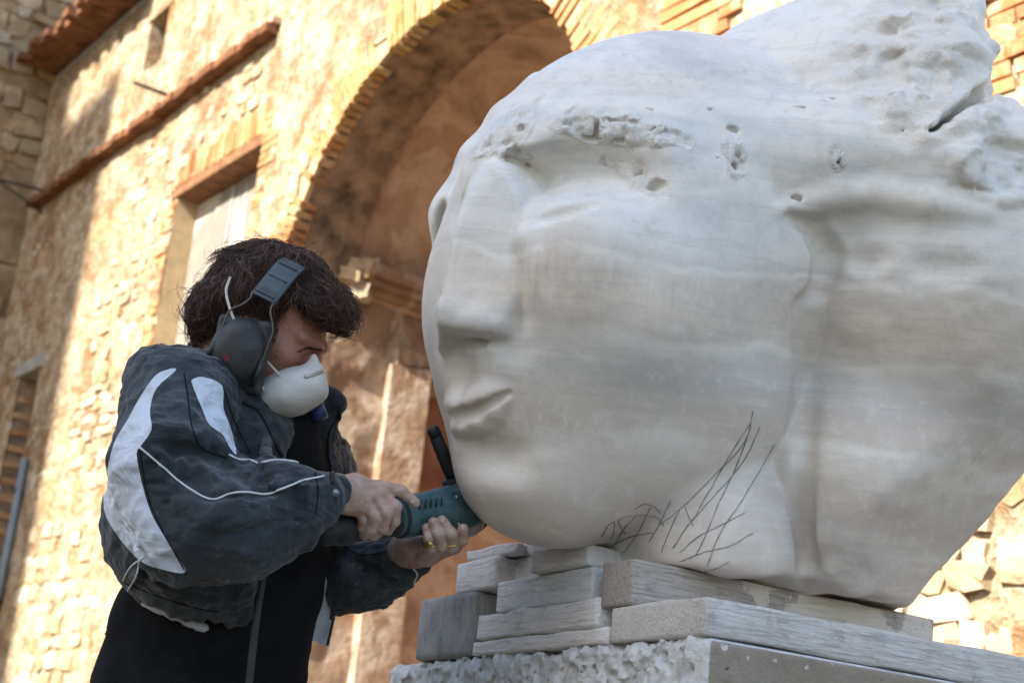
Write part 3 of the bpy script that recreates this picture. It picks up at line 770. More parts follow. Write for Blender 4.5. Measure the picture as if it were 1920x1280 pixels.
def mat_marble():
    t = NT('banded_alabaster', .5, .4)
    t.pos(); pos = t._geo.outputs['Position']; cb = t.n('ShaderNodeCombineXYZ')
    for k in range(3):                                       # head axes: z runs up the face
        d = t.n('ShaderNodeVectorMath'); d.operation = 'DOT_PRODUCT'; t.l(pos, d.inputs[0]); d.inputs[1].default_value = tuple(HM[:,k]); t.l(d.outputs['Value'], cb.inputs[k])
        if k == 2: uz = d.outputs['Value']
    mp = cb.outputs[0]
    w1 = t.math('MULTIPLY', t.math('SUBTRACT', t.noise(2.3, 3, .5, mp), .5), .16); w2 = t.math('MULTIPLY', t.math('SUBTRACT', t.noise(9, 4, .6, mp), .5), .035)
    u = t.math('ADD', uz, t.math('ADD', w1, w2)); fac = t.math('DIVIDE', t.math('SUBTRACT', u, .55), 1.0)
    st = [(.62,(.58,.49,.42)),(.69,(.64,.57,.50)),(.745,(.54,.45,.39)),(.80,(.66,.60,.53)),(.845,(.76,.72,.66)),(.86,(.60,.53,.46)),(.90,(.56,.50,.45)),(.94,(.50,.49,.48)),(.98,(.57,.55,.53)),(1.0,(.72,.69,.64)),(1.01,(.64,.58,.52)),
          (1.055,(.74,.66,.57)),(1.095,(.67,.60,.53)),(1.112,(.70,.65,.59)),(1.118,(.84,.82,.78)),(1.128,(.66,.63,.60)),(1.155,(.78,.77,.74)),(1.21,(.70,.71,.70)),(1.255,(.81,.80,.76)),(1.285,(.62,.64,.64)),(1.30,(.74,.73,.70)),(1.325,(.60,.62,.62)),(1.35,(.80,.78,.73)),(1.41,(.73,.68,.61)),(1.47,(.82,.80,.76))]
    c = t.ramp(fac, [(max(0., p-.55), k) for p, k in st])
    def lay(sx, sz, scale, det=4):
        m = t.n('ShaderNodeMapping'); m.inputs['Scale'].default_value = (sx, sx, sz); t.l(mp, m.inputs[0]); return t.noise(scale, det, .6, m.outputs[0])
    fib = lay(9, .8, 8, 5); fm = t.ramp(fac, [(.28,0.),(.31,1.),(.34,0.),(.46,0.),(.48,1.),(.56,1.),(.575,0.),(.83,0.),(.86,1.),(.9,0.)])
    fm = t.math('MULTIPLY', fm, t.ramp(t.noise(3, 3, .5, mp), [(.42,0.),(.55,1.)]))
    c = t.mix(t.math('MULTIPLY', t.ramp(fib, [(.50,0.),(.66,.75)]), fm), c, (.82,.79,.74)); c = t.mix(t.math('MULTIPLY', t.ramp(fib, [(.32,.6),(.46,0.)]), fm), c, (.46,.40,.34))
    ly = lay(.8, 9, 5, 5); c = t.mix(t.ramp(ly, [(.52,0.),(.60,.30),(.66,0.)]), c, (.80,.79,.76)); c = t.mix(t.ramp(ly, [(.36,0.),(.42,.30),(.47,0.)]), c, (.45,.44,.43))
    cl = t.noise(3.4, 6, .62, mp, .5); c = t.mix(t.ramp(cl, [(.30,.55),(.46,0.)]), c, (.44,.45,.46)); c = t.mix(t.ramp(cl, [(.54,0.),(.70,.55)]), c, (.58,.47,.385))
    vn = t.math('MULTIPLY', t.ramp(t.noise(1.6, 4, .5, mp, .6), [(.488,0.),(.499,.6),(.501,.6),(.512,0.)]), t.ramp(t.noise(2.0, 3, .5, mp), [(.45,0.),(.58,1.)])); c = t.mix(vn, c, (.84,.80,.74))
    sm = t.noise(38, 5, .7, mp); c = t.mix(t.ramp(sm, [(.34,.35),(.48,0.)]), c, (.50,.47,.43)); c = t.mix(t.ramp(sm, [(.54,0.),(.68,.35)]), c, (.84,.83,.80))
    dust = t.ramp(t.noise(1.2, 4, .6), [(.45,0.),(.68,.4)]); c = t.mix(dust, c, (.80,.775,.73))
    pm = t.ramp(t.noise(2.6, 4, .6, mp), [(.50,0.),(.62,1.)]); pt = t.math('MULTIPLY', t.ramp(t.vor(60, mp), [(.08,1.),(.20,0.)]), pm); pt = t.math('MULTIPLY', pt, t.ramp(fac, [(.66,0.),(.74,1.)])); c = t.mix(t.math('MULTIPLY', pt, .4), c, (.42,.38,.33))
    br = t.n('ShaderNodeAttribute', attribute_name='broken').outputs['Fac']; rn = t.noise(55, 6, .7)
    c = t.mix(t.math('MULTIPLY', br, t.ramp(rn, [(.35,.4),(.55,1.)])), c, (.80,.785,.75))
    c = t.mix(.14, c, (.82,.82,.80)); c = t.mix(1., c, (1.0,.98,.945), 'MULTIPLY')
    t.color(c); t.bump(t.math('MULTIPLY', br, rn), .7, .012); t.bump(t.math('MULTIPLY', pt, -1.), .4, .004); t.bump(t.math('MULTIPLY', fib, fm), .12, .004); t.bump(t.noise(60, 5, .7), .22, .004).bump(t.noise(260, 3, .6), .14, .0015)
    return t.m
M_marble = mat_marble()
sv, sf = surfnets(sculpt, (-.25,2.1,1.0), (1.0,3.45,2.3), .0045)
sf = mirror_fix(sv-sv.mean(0), sf)
bw = np.zeros(len(sv), F32); bw[:] = broken(sv.astype(F32))
nkd = np.abs((sv-P(980,1030,2.85))@NU); bw = np.maximum(bw, .8*np.clip(1.2-nkd/.018,0,1)*(projv(sv)[:,0] < 1460))
bw = np.maximum(bw, .8*np.clip(1.25-np.sqrt((((sv-P(1770,90,2.55))/np.array([.15,.35,.17]))**2).sum(1)),0,.4)*2.5)
statue = mk('stone_head', sv, sf, M_marble)
at = statue.data.attributes.new('broken', 'FLOAT', 'POINT'); at.data.foreach_set('value', bw.astype(F32))
tag(statue, 'huge unfinished pale stone head with closed eyes and rough hair block', 'sculpture')
T_st = bvh(sv, sf)
M_char = plain('charcoal_line', (.27,.26,.25), .9, .1, .3, 60)
SCR = [[(1412,770),(1395,830),(1330,900),(1280,950),(1235,985)],[(1405,795),(1370,850),(1330,920),(1300,975)],[(1425,800),(1390,870),(1330,940),(1290,985),(1262,1028)],
       [(1452,832),(1420,890),(1390,940),(1350,1000),(1322,1072)],[(1408,800),(1378,880),(1345,950),(1320,1010),(1305,1040)],
       [(1398,960),(1350,985),(1310,1005),(1275,1035)],[(1412,998),(1370,1022),(1320,1035),(1275,1052)],[(1368,1052),(1345,1064),(1320,1073)],
       [(1128,1005),(1140,985),(1152,978),(1150,1000),(1145,1010)],[(1172,1000),(1160,975),(1190,965),(1230,968),(1246,985)],[(1152,1022),(1170,990),(1195,965)],
       [(1170,1035),(1195,1000),(1220,950)],[(1218,1015),(1240,975),(1258,938)],[(1240,1035),(1258,990),(1275,955)],[(1190,955),(1205,945),(1225,948),(1240,962)],[(1150,1020),(1185,1005),(1225,998)],[(1285,950),(1292,970),(1300,985)]]
for ln in SCR:
    pts = castline(T_st, ln, .0005, 7)
    if len(pts) > 3:
        b = MB(); jit = [p + np.array([random.gauss(0,.0003) for _ in range(3)]) for p in pts]
        b.tube(jit, [.0005+.0006*random.random() for _ in jit], 5); b.obj('charcoal_line', M_char, statue)

# ------------------------------------------------------------------ pedestal: concrete block and timber packing
def mat_wood(name, c1, c2, dusty=.5, grain=(2,2,30), paint=None):
    t = NT(name, .85, .2)
    mp = t.n('ShaderNodeMapping'); mp.inputs['Scale'].default_value = grain; t.l(t.tc.outputs['Object'], mp.inputs[0])
    g = t.noise(5, 6, .65, mp.outputs[0], .8); d = t.noise(7, 5, .65)
    c = t.ramp(g, [(.3,c1),(.5,c2),(.62,tuple(x*.8 for x in c1)),(.75,c2)])
    if paint: c = t.mix(t.ramp(t.noise(5, 6, .6), [(.50,0.),(.515,1.)]), c, paint)
    c = t.mix(t.ramp(d, [(.35,0.),(.65,dusty)]), c, (.80,.79,.77))
    c = t.mix(t.ramp(t.noise(26, 5, .7), [(.32,.45),(.42,0.)]), c, tuple(x*.5 for x in c1))
    t.color(c).bump(g, .8, .008).bump(t.noise(90, 4, .7), .4, .003); return t.m
M_w1 = mat_wood('dusty_pale_timber', (.66,.63,.58), (.80,.78,.74), .85, (28,28,2.5))
M_w2 = mat_wood('grey_timber', (.60,.60,.59), (.76,.76,.75), .85, (28,28,2.5))
M_w3 = mat_wood('dark_timber', (.15,.16,.17), (.26,.27,.28), .3, (30,30,3))
M_w4 = mat_wood('brown_timber', (.47,.43,.38), (.64,.60,.55), .6, (30,30,2.5))
M_w5 = mat_wood('flaking_painted_timber', (.34,.29,.25), (.46,.40,.35), .1, (30,30,2.5), (.66,.60,.51))
PA = math.radians(61.5)
PER = np.array([math.sin(PA), math.cos(PA), 0]); PEL = np.array([-math.cos(PA), math.sin(PA), 0])
KD = 2.30; PK = P(1322, 1190, KD); KZ = KD/2.42
def Q(r, l, z): return PK + PER*r + PEL*l + np.array([0,0,z])
def timber(name, r0, r1, l0, l1, z0, z1, mat, label, yaw=0., seed=0, chip=.004, along='l', bev=.006):
    """a sawn timber with worn edges: subdivided, bevelled box in the pedestal's axes; grain runs along its length"""
    rnd = random.Random(seed+5); c = np.array([(r0+r1)/2, (l0+l1)/2, (z0+z1)/2]); d = np.array([r1-r0, l1-l0, z1-z0])
    bm = bmesh.new(); bmesh.ops.create_cube(bm, size=1.0)
    for q in bm.verts: q.co = Vector((q.co.x*d[0], q.co.y*d[1], q.co.z*d[2]))
    bmesh.ops.bevel(bm, geom=bm.edges[:], offset=bev, segments=2, affect='EDGES', profile=.6)
    for ax in range(3):
        n = int(min(24, d[ax]/.03))
        for k in range(1, n):
            no = Vector([1 if i == ax else 0 for i in range(3)]); co = Vector([(-.5+k/n)*d[i] if i == ax else 0 for i in range(3)])
            bmesh.ops.bisect_plane(bm, geom=bm.verts[:]+bm.edges[:]+bm.faces[:], plane_co=co, plane_no=no)
    V = np.array([q.co[:] for q in bm.verts]); nn = np.array([q.normal[:] for q in bm.verts])
    V = V + nn*(chip*fbm((V+seed).astype(F32), 18, 3, seed % 7))[:,None]
    fs = [[q.index for q in p.verts] for p in (bm.verts.index_update() or bm.faces)]; bm.free()
    A = np.stack([PER, PEL, [0,0,1.]], 1) @ Rz(yaw)
    # object axes: local z along the length so that the grain follows it
    B = A if along == 'z' else (np.stack([A[:,0], A[:,2], A[:,1]], 1) if along == 'l' else np.stack([A[:,1], A[:,2], A[:,0]], 1))
    Wv = V @ A.T; org = Q(*c); o = bpy.data.objects.new(name, meshdata(name, Wv @ B, fs, mat, True))
    o.matrix_world = Matrix.Translation(org.tolist()) @ Matrix(B.tolist()).to_4x4(); COL.objects.link(o)
    tag(o, label, 'timber', 'timbers packed under the stone head'); return o
k = KZ
timber('plank', 0, .95, 0, .252, .001, .0575, M_w4, 'thick weathered plank on the concrete corner, its end grain split', seed=1, along='r')
timber('plank', -.002, .12, .256, .70, .001, .0275, M_w1, 'thin pale plank lying lowest on the left of the pedestal', seed=2)
timber('plank', -.004, .13, .285, .685, .0285, .075, M_w1, 'splintered pale plank on top of the thin lowest plank', seed=3, chip=.007)
timber('beam', .008, .118, .325, .645, .0765, .132, M_w2, 'squared grey beam with sawn end above the splintered plank', seed=4)
timber('block', .0, .12, .345, .515, .1335, .172, M_w1, 'short flat wood block wedged right under the chin', seed=5, yaw=.05)
timber('beam', .01, .20, .655, .815, .124, .183, M_w2, 'grey beam end at the left of the packing, carrying two boards', seed=6, yaw=-.02)
timber('board', .02, .20, .62, .80, .1845, .206, M_w2, 'ragged thin board topmost on the left stack', seed=7, yaw=.06, chip=.008)
timber('board', .05, .22, .53, .70, .135, .183, M_w1, 'dusty board tucked behind the short block under the chin', seed=8, yaw=.03)
timber('beam', -.005, .10, .71, .925, .001, .122, M_w3, 'dark upright end of a charcoal grey beam at the left end', seed=9, along='z', bev=.012)
timber('beam', .0, .64, .20, .285, .0585, .1325, M_w5, 'beam with flaking beige paint lying behind the corner plank', seed=10, along='r')
timber('beam', .16, .60, .30, .46, .0585, .1325, M_w2, 'grey beam farthest back in the packing, behind the flaking painted beam', seed=11, along='r')
# concrete block
def mat_conc():
    t = NT('rough_concrete', .95, .2); n = t.noise(30, 6, .7)
    g = t.n('ShaderNodeNewGeometry'); sep = t.n('ShaderNodeVectorMath'); sep.operation = 'DOT_PRODUCT'; t.l(g.outputs['Normal'], sep.inputs[0]); sep.inputs[1].default_value = tuple(-PEL)
    c = t.ramp(n, [(.3,(.40,.41,.41)),(.5,(.58,.59,.59)),(.7,(.70,.70,.69))])
    c2 = t.ramp(t.noise(6, 5), [(.35,(.25,.205,.155)),(.65,(.34,.29,.23))])
    c2 = t.mix(t.ramp(t.noise(45, 3, .5), [(.66,0.),(.70,.9)]), c2, (.62,.60,.57))
    c2 = t.mix(t.ramp(t.noise(38, 3, .5, t.pos((1,1,1.6))), [(.29,.9),(.33,0.)]), c2, (.10,.09,.08))
    t.color(t.mix(t.ramp(sep.outputs['Value'], [(.72,0.),(.86,1.)]), c, c2)).bump(n, .7, .008).bump(t.noise(90, 4, .7), .6, .005); return t.m
M_conc = mat_conc()
ca = Q(.5, .52, -.16); CB = np.stack([PER, PEL, [0,0,1.]], 1).astype(F32)
def conc(p):
    d = rbox(p, ca, (.50,.53,.158), .012, CB)
    nr = np.abs(d) < .03
    if nr.any():
        q = p[nr]; loc = (q-ca.astype(F32))@CB
        w = np.clip((-.42-loc[:,0])/.05, 0, 1)*np.clip(.5+(loc[:,1]+.50)/.03, 0, 1)
        e = d[nr] + w*(.014*fbm(q, 45, 3, 5) + .014*np.abs(vnoise(q, 75, 8)) - .005)
        pit = vnoise(q*np.float32([1,1,1.4]), 30, 14); e = e + np.clip(pit-.62, 0, 1)*.05*(1-w)
        d[nr] = e
    return d
lo = ca-np.array([1.0,.95,.19]); hi = ca+np.array([1.0,.95,.19])
cv, cf = surfnets(conc, lo, hi, .005, newton=0)
cf = mirror_fix(cv-cv.mean(0), cf)
cb = root('concrete_block', Q(.5,.52,-PK[2])); tag(cb, 'big concrete block with crumbling rough left side, base of the sculpture', 'concrete block')
mk('block_top', cv, cf, M_conc, cb)
b = MB(); z0 = -PK[2]; zt = -.31
b.hexa([Q(.006,.006,z0),Q(.99,.006,z0),Q(.99,1.03,z0),Q(.006,1.03,z0),Q(.006,.006,zt),Q(.99,.006,zt),Q(.99,1.03,zt),Q(.006,1.03,zt)]); b.obj('block_base', M_conc, cb, False)
# ------------------------------------------------------------------ the sculptor
def cloth_white():
    t = NT('off_white_nylon', .7, .3); cr = t.math('ABSOLUTE', t.math('SUBTRACT', t.noise(12, 3, .5, t.pos((1,1,1.5)), .6), .5))
    t.color(t.mix(t.ramp(t.noise(7, 5, .65), [(.35,.6),(.6,0.)]), (.60,.665,.76), (.44,.48,.53))).bump(cr, .5, .04).bump(t.noise(450, 2, .5), .2, .001); return t.m
def mat_jacket():
    t = NT('dusty_slate_fabric', .85, .25); t.b.inputs['Sheen Weight'].default_value = .15
    d = t.noise(5, 6, .65, dist=.3); f = t.noise(30, 5, .7)
    c = t.mix(t.ramp(d, [(.40,0.),(.72,1.)]), (.011,.016,.021), (.055,.068,.078))
    c = t.mix(t.math('MULTIPLY', t.ramp(f, [(.58,0.),(.72,.5)]), t.ramp(d, [(.5,0.),(.62,1.)])), c, (.20,.21,.21))
    cr = [t.math('ABSOLUTE', t.math('SUBTRACT', t.noise(sc_, 3, .5, t.pos(st_), .6), .5)) for sc_, st_ in ((9,(1,1,1.6)), (22,(1.4,1,.8)))]
    gn_ = t.n('ShaderNodeSeparateXYZ'); t.l(t._geo.outputs['Normal'], gn_.inputs[0])
    c = t.mix(t.math('MULTIPLY', t.ramp(gn_.outputs[2], [(.2,0.),(.95,.32)]), t.ramp(t.noise(16, 5, .7), [(.42,0.),(.62,1.)])), c, (.22,.23,.235))      # stone dust settled on the cloth
    t.color(c).bump(cr[0], .55, .05).bump(cr[1], .45, .018).bump(t.noise(450, 2, .5), .25, .0012).bump(t.noise(45, 4, .6), .2, .004); return t.m
M_jacket = mat_jacket()
M_white = cloth_white()
M_lining = plain('pale_grey_lining', (.42,.44,.47), .85, .2, .12, 12, bump=.2)
M_piping = plain('white_piping', (.62,.64,.66), .6, .3, .1, 40)
M_black = plain('black_cotton', (.006,.0065,.008), .95, .15, .3, 14, bump=.4, c2=(.012,.013,.015))
M_zip = plain('dark_zip', (.03,.033,.037), .5, .4, .3, 60, metal=.5)
M_snap = plain('snap_button', (.22,.25,.27), .4, .5, .1, 60, metal=.7)
M_shoe = plain('work_boot_leather', (.03,.025,.02), .7, .3, .3, 10)
def mat_skin():
    t = NT('tanned_skin', .55, .35); n = t.noise(14, 5, .6); f = t.noise(120, 4, .7)
    c = t.mix(t.ramp(n, [(.35,0.),(.65,1.)]), (.29,.135,.088), (.39,.20,.14))
    p = t.n('ShaderNodeSeparateXYZ'); t.l(t.pos(), p.inputs[0])
    dust = t.math('MULTIPLY', t.ramp(t.math('MULTIPLY', p.outputs[2], .5), [(.655,1.),(.70,0.)]), t.ramp(t.noise(22, 5, .65), [(.36,.25),(.62,.9)]))   # stone dust on the hands
    t.color(t.mix(dust, c, (.46,.36,.31))).bump(t.vor(170, None, 'F1'), .35, .002).bump(f, .3, .0015).bump(t.noise(60, 3), .35, .004)
    t.b.inputs['Subsurface Weight'].default_value = .08; t.b.inputs['Subsurface Radius'].default_value = (.01,.004,.002); return t.m
M_skin = mat_skin()
PF = np.array([P(400,1200,2.78)[0], P(400,1200,2.78)[1], 0])
person = root('person', PF)
tag(person, 'sculptor in dark slate jacket with white stripes, leaning in with a grinder', 'person')
GH = False
def net(f, lo, hi, h, **k):
    v, q = surfnets(f, lo, hi, h*(1.6 if GH else 1), **k); return v, mirror_fix(v-v.mean(0), q)
def bounds(pts, m): a = np.array(pts); return a.min(0)-m, a.max(0)+m
# ---- jacket as puffy distance field
sh, elb, wri = P(338,752,2.50), P(360,995,2.42), P(612,922,2.455)
def ridge(p, pts, r, amt, d, k=.012):
    """raise a soft fold along a line of points that lie on the cloth"""
    return smin(d, chain(p, pts, r), k)
def torso0(p):
    d = None
    for dep, q in ((2.64,.0), (2.80,.012)):
        e = chain(p, [hpt(425,838,dep), hpt(402,905,dep), hpt(388,990,dep), hpt(378,1085,dep)], [.118-q,.150-q,.158-q,.135-q], .04)
        d = e if d is None else smin(d, e, .08)
    return d
HEM = (P(225,1108,2.76), P(415,1166,2.60), P(330,1108,3.0))
hn = np.cross(HEM[1]-HEM[0], HEM[2]-HEM[0]); hn /= np.linalg.norm(hn); hn = hn if hn[2] < 0 else -hn
FR0, FR1 = P(560,760,2.6), P(478,1120,2.6); fn = np.cross(FR1-FR0, VF); fn /= np.linalg.norm(fn); fn = fn if fn@VR > 0 else -fn
def jacket0(p):
    t = torso0(p)
    hood = chain(p, [hpt(285,735,2.66), hpt(300,712,2.74), hpt(330,705,2.82), hpt(390,700,2.88)], [.05,.055,.05,.04], .02)
    t = smin(t, hood, .03)
    z = (p-HEM[0].astype(F32))@hn.astype(F32)
    t = t + .030*np.clip(1+z/.055, 0, 1)                         # gathered waistband
    t = smax(t, z, .008)
    t = smax(t, (p-FR0.astype(F32))@fn.astype(F32), .008)
    a = chain(p, [hpt(385,735,2.58), hpt(335,758,2.52), hpt(322,870,2.44), hpt(362,985,2.42)], [.070,.083,.087,.084], .03)
    fo = chain(p, [hpt(362,985,2.42), hpt(450,975,2.41), hpt(540,950,2.43), hpt(598,930,2.462)], [.084,.082,.066,.046], .03)
    s = smin(a, fo, .03)
    s = smin(s, cap(p, hpt(597,930,2.462), hpt(627,919,2.482), .036, .031), .006)
    d = smin(t, s, .018)
    # left shoulder and left sleeve on the far side
    l = chain(p, [hpt(560,815,2.80), hpt(600,880,2.90), hpt(625,1010,2.90), hpt(640,1080,2.88)], [.060,.060,.060,.062], .03)
    l = smin(l, chain(p, [hpt(640,1080,2.88), hpt(690,1075,2.84), hpt(755,1052,2.78)], [.062,.058,.043], .03), .03)
    l = smin(l, cap(p, hpt(752,1050,2.78), hpt(772,1040,2.755), .037, .035), .008)
    d = smin(d, l, .02)
    # standing collar, open in front
    co = chain(p, [hpt(372,680,2.70), hpt(392,700,2.63), hpt(440,742,2.580), hpt(480,782,2.585), hpt(504,818,2.59), hpt(516,855,2.60)], [.030,.032,.030,.024,.018,.014], .02)
    co = smin(co, chain(p, [hpt(372,680,2.70), hpt(385,665,2.80), hpt(450,690,2.86)], [.030,.03,.03]), .02)
    cl = chain(p, [hpt(560,760,2.80), hpt(606,755,2.76), hpt(628,752,2.745)], [.03,.026,.016], .02)
    cl = smin(cl, chain(p, [hpt(622,765,2.75), hpt(603,815,2.74), hpt(610,880,2.74), hpt(625,930,2.76)], [.022,.020,.020,.018], .02), .02)
    d = smin(d, co, .012); d = smin(d, cl, .012)
    return d
J = {}
def jh(x, y, inn=0.):
    if (x,y,inn) not in J: J[(x,y,inn)] = hit(jacket0, x, y, inn)
    return J[(x,y,inn)]
FOLDS = [([(300,800),(360,815),(430,850)],.010),([(300,850),(370,880),(440,905)],.011),([(420,850),(470,880),(490,920)],.009),([(330,940),(400,960),(470,940)],.010),
         ([(450,990),(500,1010),(560,985)],.010),([(400,1040),(470,1040),(540,1010)],.010),([(500,880),(530,915),(540,960)],.010),([(390,740),(420,790),(450,850)],.009),
         ([(340,760),(390,800),(415,830)],.008),([(560,880),(575,920),(565,970)],.008),([(470,760),(500,820),(505,880)],.009),([(230,960),(250,1020),(300,1080)],.010),
         ([(640,1030),(690,1050),(740,1090)],.009),([(650,1080),(700,1110),(750,1110)],.009),([(620,960),(640,1020),(650,1080)],.008),([(220,880),(215,950),(235,1020)],.009),
         ([(240,1060),(300,1090),(360,1120)],.009),([(250,1120),(255,1080),(270,1050)],.005),([(275,1130),(285,1090),(300,1070)],.005),([(305,1138),(318,1105),(335,1090)],.005)]
CREASE = [([(290,830),(360,845),(420,875),(480,920)],.010),([(340,905),(400,935),(460,930),(530,925)],.008),([(485,870),(497,900),(495,930)],.009),([(430,1000),(500,985),(560,955)],.008),([(390,760),(430,830),(440,850)],.007),([(560,900),(548,935),(552,975)],.006),([(660,1045),(710,1075),(760,1085)],.007),([(240,985),(270,1045),(320,1085)],.007)]
def jacket(p):
    d = jacket0(p); nr = np.abs(d) < .045
    if nr.any():
        q = p[nr]; e = d[nr]
        for ln, r in FOLDS: e = smin(e, chain(q, [jh(x,y,r*.62) for x,y in ln], [r*.5]+[r]*(len(ln)-2)+[r*.5], .006), .014)
        for ln, r in CREASE: e = smax(e, -chain(q, [jh(x,y,-r*.25) for x,y in ln], [r*.5]+[r]*(len(ln)-2)+[r*.4], .006), .010)
        w = fbm(q*F32([1,1,1.3]), 11, 2, 17); e = e + .014*(np.abs(w)-.25) + .006*(np.abs(vnoise(q*F32([1.5,1,.8])+.02*vnoise(q,9,2)[:,None], 26, 6))-.3) + .004*(np.abs(vnoise(q*F32([.8,1,1.6])+.015*vnoise(q,12,5)[:,None], 48, 1))-.3) + .001*vnoise(q, 80, 3)
        hz = np.clip(1+((q-HEM[0].astype(F32))@hn.astype(F32))/.075, 0, 1)
        e = e + hz*.0025*np.sin(((q@VR.astype(F32))*2.2+(q@VF.astype(F32)))*95+4*vnoise(q,9,5))
        # elastic gathers of the far cuff
        c = np.clip(1-np.abs((q-P(757,1050,2.78).astype(F32))@(VR*.94+VU*.3).astype(F32))/.022, 0, 1)*(np.sqrt(((q-P(757,1050,2.78).astype(F32))**2).sum(1)) < .07)
        e = e + c*.0035*np.sin(q[:,2]*420)
        d[nr] = e
    return d
jb_ = bounds([P(175,660,2.7),P(640,1170,2.42),P(800,1100,2.65),P(400,1000,2.30),P(400,700,3.0),P(640,900,2.99)], .05)
jv, jf = net(jacket, *jb_, .0052)
jn = vnormals(jv, jf); jp = projv(jv); facing = ((jv-C)*jn).sum(1)/np.linalg.norm(jv-C, axis=1) < -.05
P1 = [(322,690),(292,703),(262,745),(240,785),(214,830),(198,895),(194,935),(199,968),(225,1010),(262,1050),(300,1066),(348,1073),(330,1040),(305,1000),(283,960),(266,905),(256,850),(262,838),(284,805),(281,770),(293,728),(330,694)]
P2 = [(358,712),(378,706),(416,722),(419,765),(432,800),(444,850),(432,840),(418,815),(392,795),(380,768),(366,735)]
smo = lambda q: spline(q+[q[0]], 4)[:-1]
m = np.maximum(polysd(jp, smo(P1)), polysd(jp, smo(P2))); depth = (jv-C)@VF
fd = ((jv-C)*jn).sum(1)/np.linalg.norm(jv-C, axis=1)
for _ in range(6):                                                   # even out the turn-away measure so that the panel ends in a clean line
    a_ = np.zeros(len(jv)); k_ = np.zeros(len(jv))
    for e_ in range(4): np.add.at(a_, jf[:,e_], fd[jf[:,(e_+1)%4]]); np.add.at(k_, jf[:,e_], 1)
    fd = .5*fd+.5*a_/np.maximum(k_,1)
m = np.where(depth < 2.75, np.minimum(m, (.12-fd)*60), -5.)
(wv_, wf_), (dv_, df_) = split(jv, jf, m)
T_j = bvh(jv, jf)
jk = mk('jacket', dv_, df_, M_jacket, person)
mk('white_panel', wv_, wf_, M_white, jk)
for ln in ([(262,838),(300,870),(340,905),(380,930),(405,935),(430,925),(460,922),(500,926),(530,915),(570,900),(608,892)], [(430,852),(448,861),(468,862),(484,868)], [(490,867),(520,862),(560,867),(598,882)],
           [(231,1088),(246,1062),(272,1042)], [(240,1106),(256,1078),(262,1050),(268,1044)], [(180,935),(178,985),(184,1030),(195,1055)], [(770,1060),(782,1075),(776,1090)]):
    pts = castline(T_j, ln, .0004, 7)
    if len(pts) > 3: b = MB(); b.tube(pts, .0016, 7); b.obj('piping', M_piping, jk)
M_seam = plain('dark_seam_thread', (.009,.012,.015), .9, .1, .2, 60)
for ln in ([(345,700),(352,740),(360,800),(380,840),(425,858)], [(590,885),(596,920),(592,962)], [(262,842),(275,920),(300,985),(350,1075)], [(232,1092),(300,1118),(372,1140),(410,1146)], [(420,730),(440,790),(470,850)], [(640,1020),(680,1040),(745,1030)]):
    pts = castline(T_j, ln, .0002, 7)
    if len(pts) > 3: b = MB(); b.tube(pts, .0011, 5); b.obj('seam', M_seam, jk)
def zipper(ln, dep=None):
    pts = castline(T_j, ln, .002, 10) if dep is None else [P(x,y,d_) for (x,y),d_ in zip(spline(ln,10), np.linspace(*dep, len(spline(ln,10))))]
    if len(pts) < 4: return
    b = MB(); b.tube(pts, .0032, 6)
    L = 0
    for i in range(len(pts)-1):
        t = pts[i+1]-pts[i]; n = max(1, int(np.linalg.norm(t)/.0032))
        for k in range(n):
            c = pts[i]+t*(k/n); b.tube([c-VR*.0036+VF*-.002, c+VR*.0036+VF*-.002], .0011, 5)
    b.obj('zip', M_zip, jk)
zipper([(455,755),(482,768),(498,790),(508,812),(520,838),(528,855)]); zipper([(638,762),(634,785),(622,805),(616,840),(622,875),(621,905)])
for x, y in ((614,884),(627,924)):
    c = cast(T_j, x, y, .0015)
    if c is not None: b = MB(); b.tube([c+VF*.002, c-VF*.002, c-VF*.0035], [.0062,.0062,.004], 14); b.obj('snap', M_snap, jk)
# fleece edge hanging out below the hem, and the open left front with its lining
b = MB(); pts = [P(x,y,d_) for x,y,d_ in ((270,1128,2.60),(310,1146,2.58),(350,1162,2.58),(385,1176,2.60),(410,1172,2.64))]
b.tube(spline(pts,5), [.006+.004*random.random() for _ in range(21)], 8); b.obj('fleece_edge', M_lining, jk)
fl = [(583,985,2.84),(648,985,2.86),(640,1060,2.85),(626,1140,2.83),(612,1206,2.82),(572,1200,2.80),(582,1120,2.81),(592,1050,2.82)]
top = spline([P(*q) for q in ((648,985,2.86),(641,1060,2.845),(627,1140,2.83),(612,1208,2.82))], 8); bot = spline([P(*q) for q in ((588,985,2.83),(594,1060,2.81),(582,1130,2.80),(570,1200,2.79))], 8)
V = []
for i, (a_, c_) in enumerate(zip(bot, top)):
    for j in range(7): t_ = j/6; V.append(a_*(1-t_)+c_*t_+VF*.012*math.sin(t_*5+i*.25)+VF*.004*math.sin(i*.9))
V = np.array(V); nb_ = len(V); f1 = grid(None, len(bot), 7)[1]
mk('lining', np.vstack([V, V+VF*.006]), f1+[tuple(i+nb_ for i in q[::-1]) for q in f1], M_lining, jk)
b = MB(); b.tube(top, .005, 6)
for p_ in spline(top, 3)[::2]: b.tube([p_-VR*.005, p_+VR*.005], .0014, 5)
b.obj('zip', M_zip, jk)
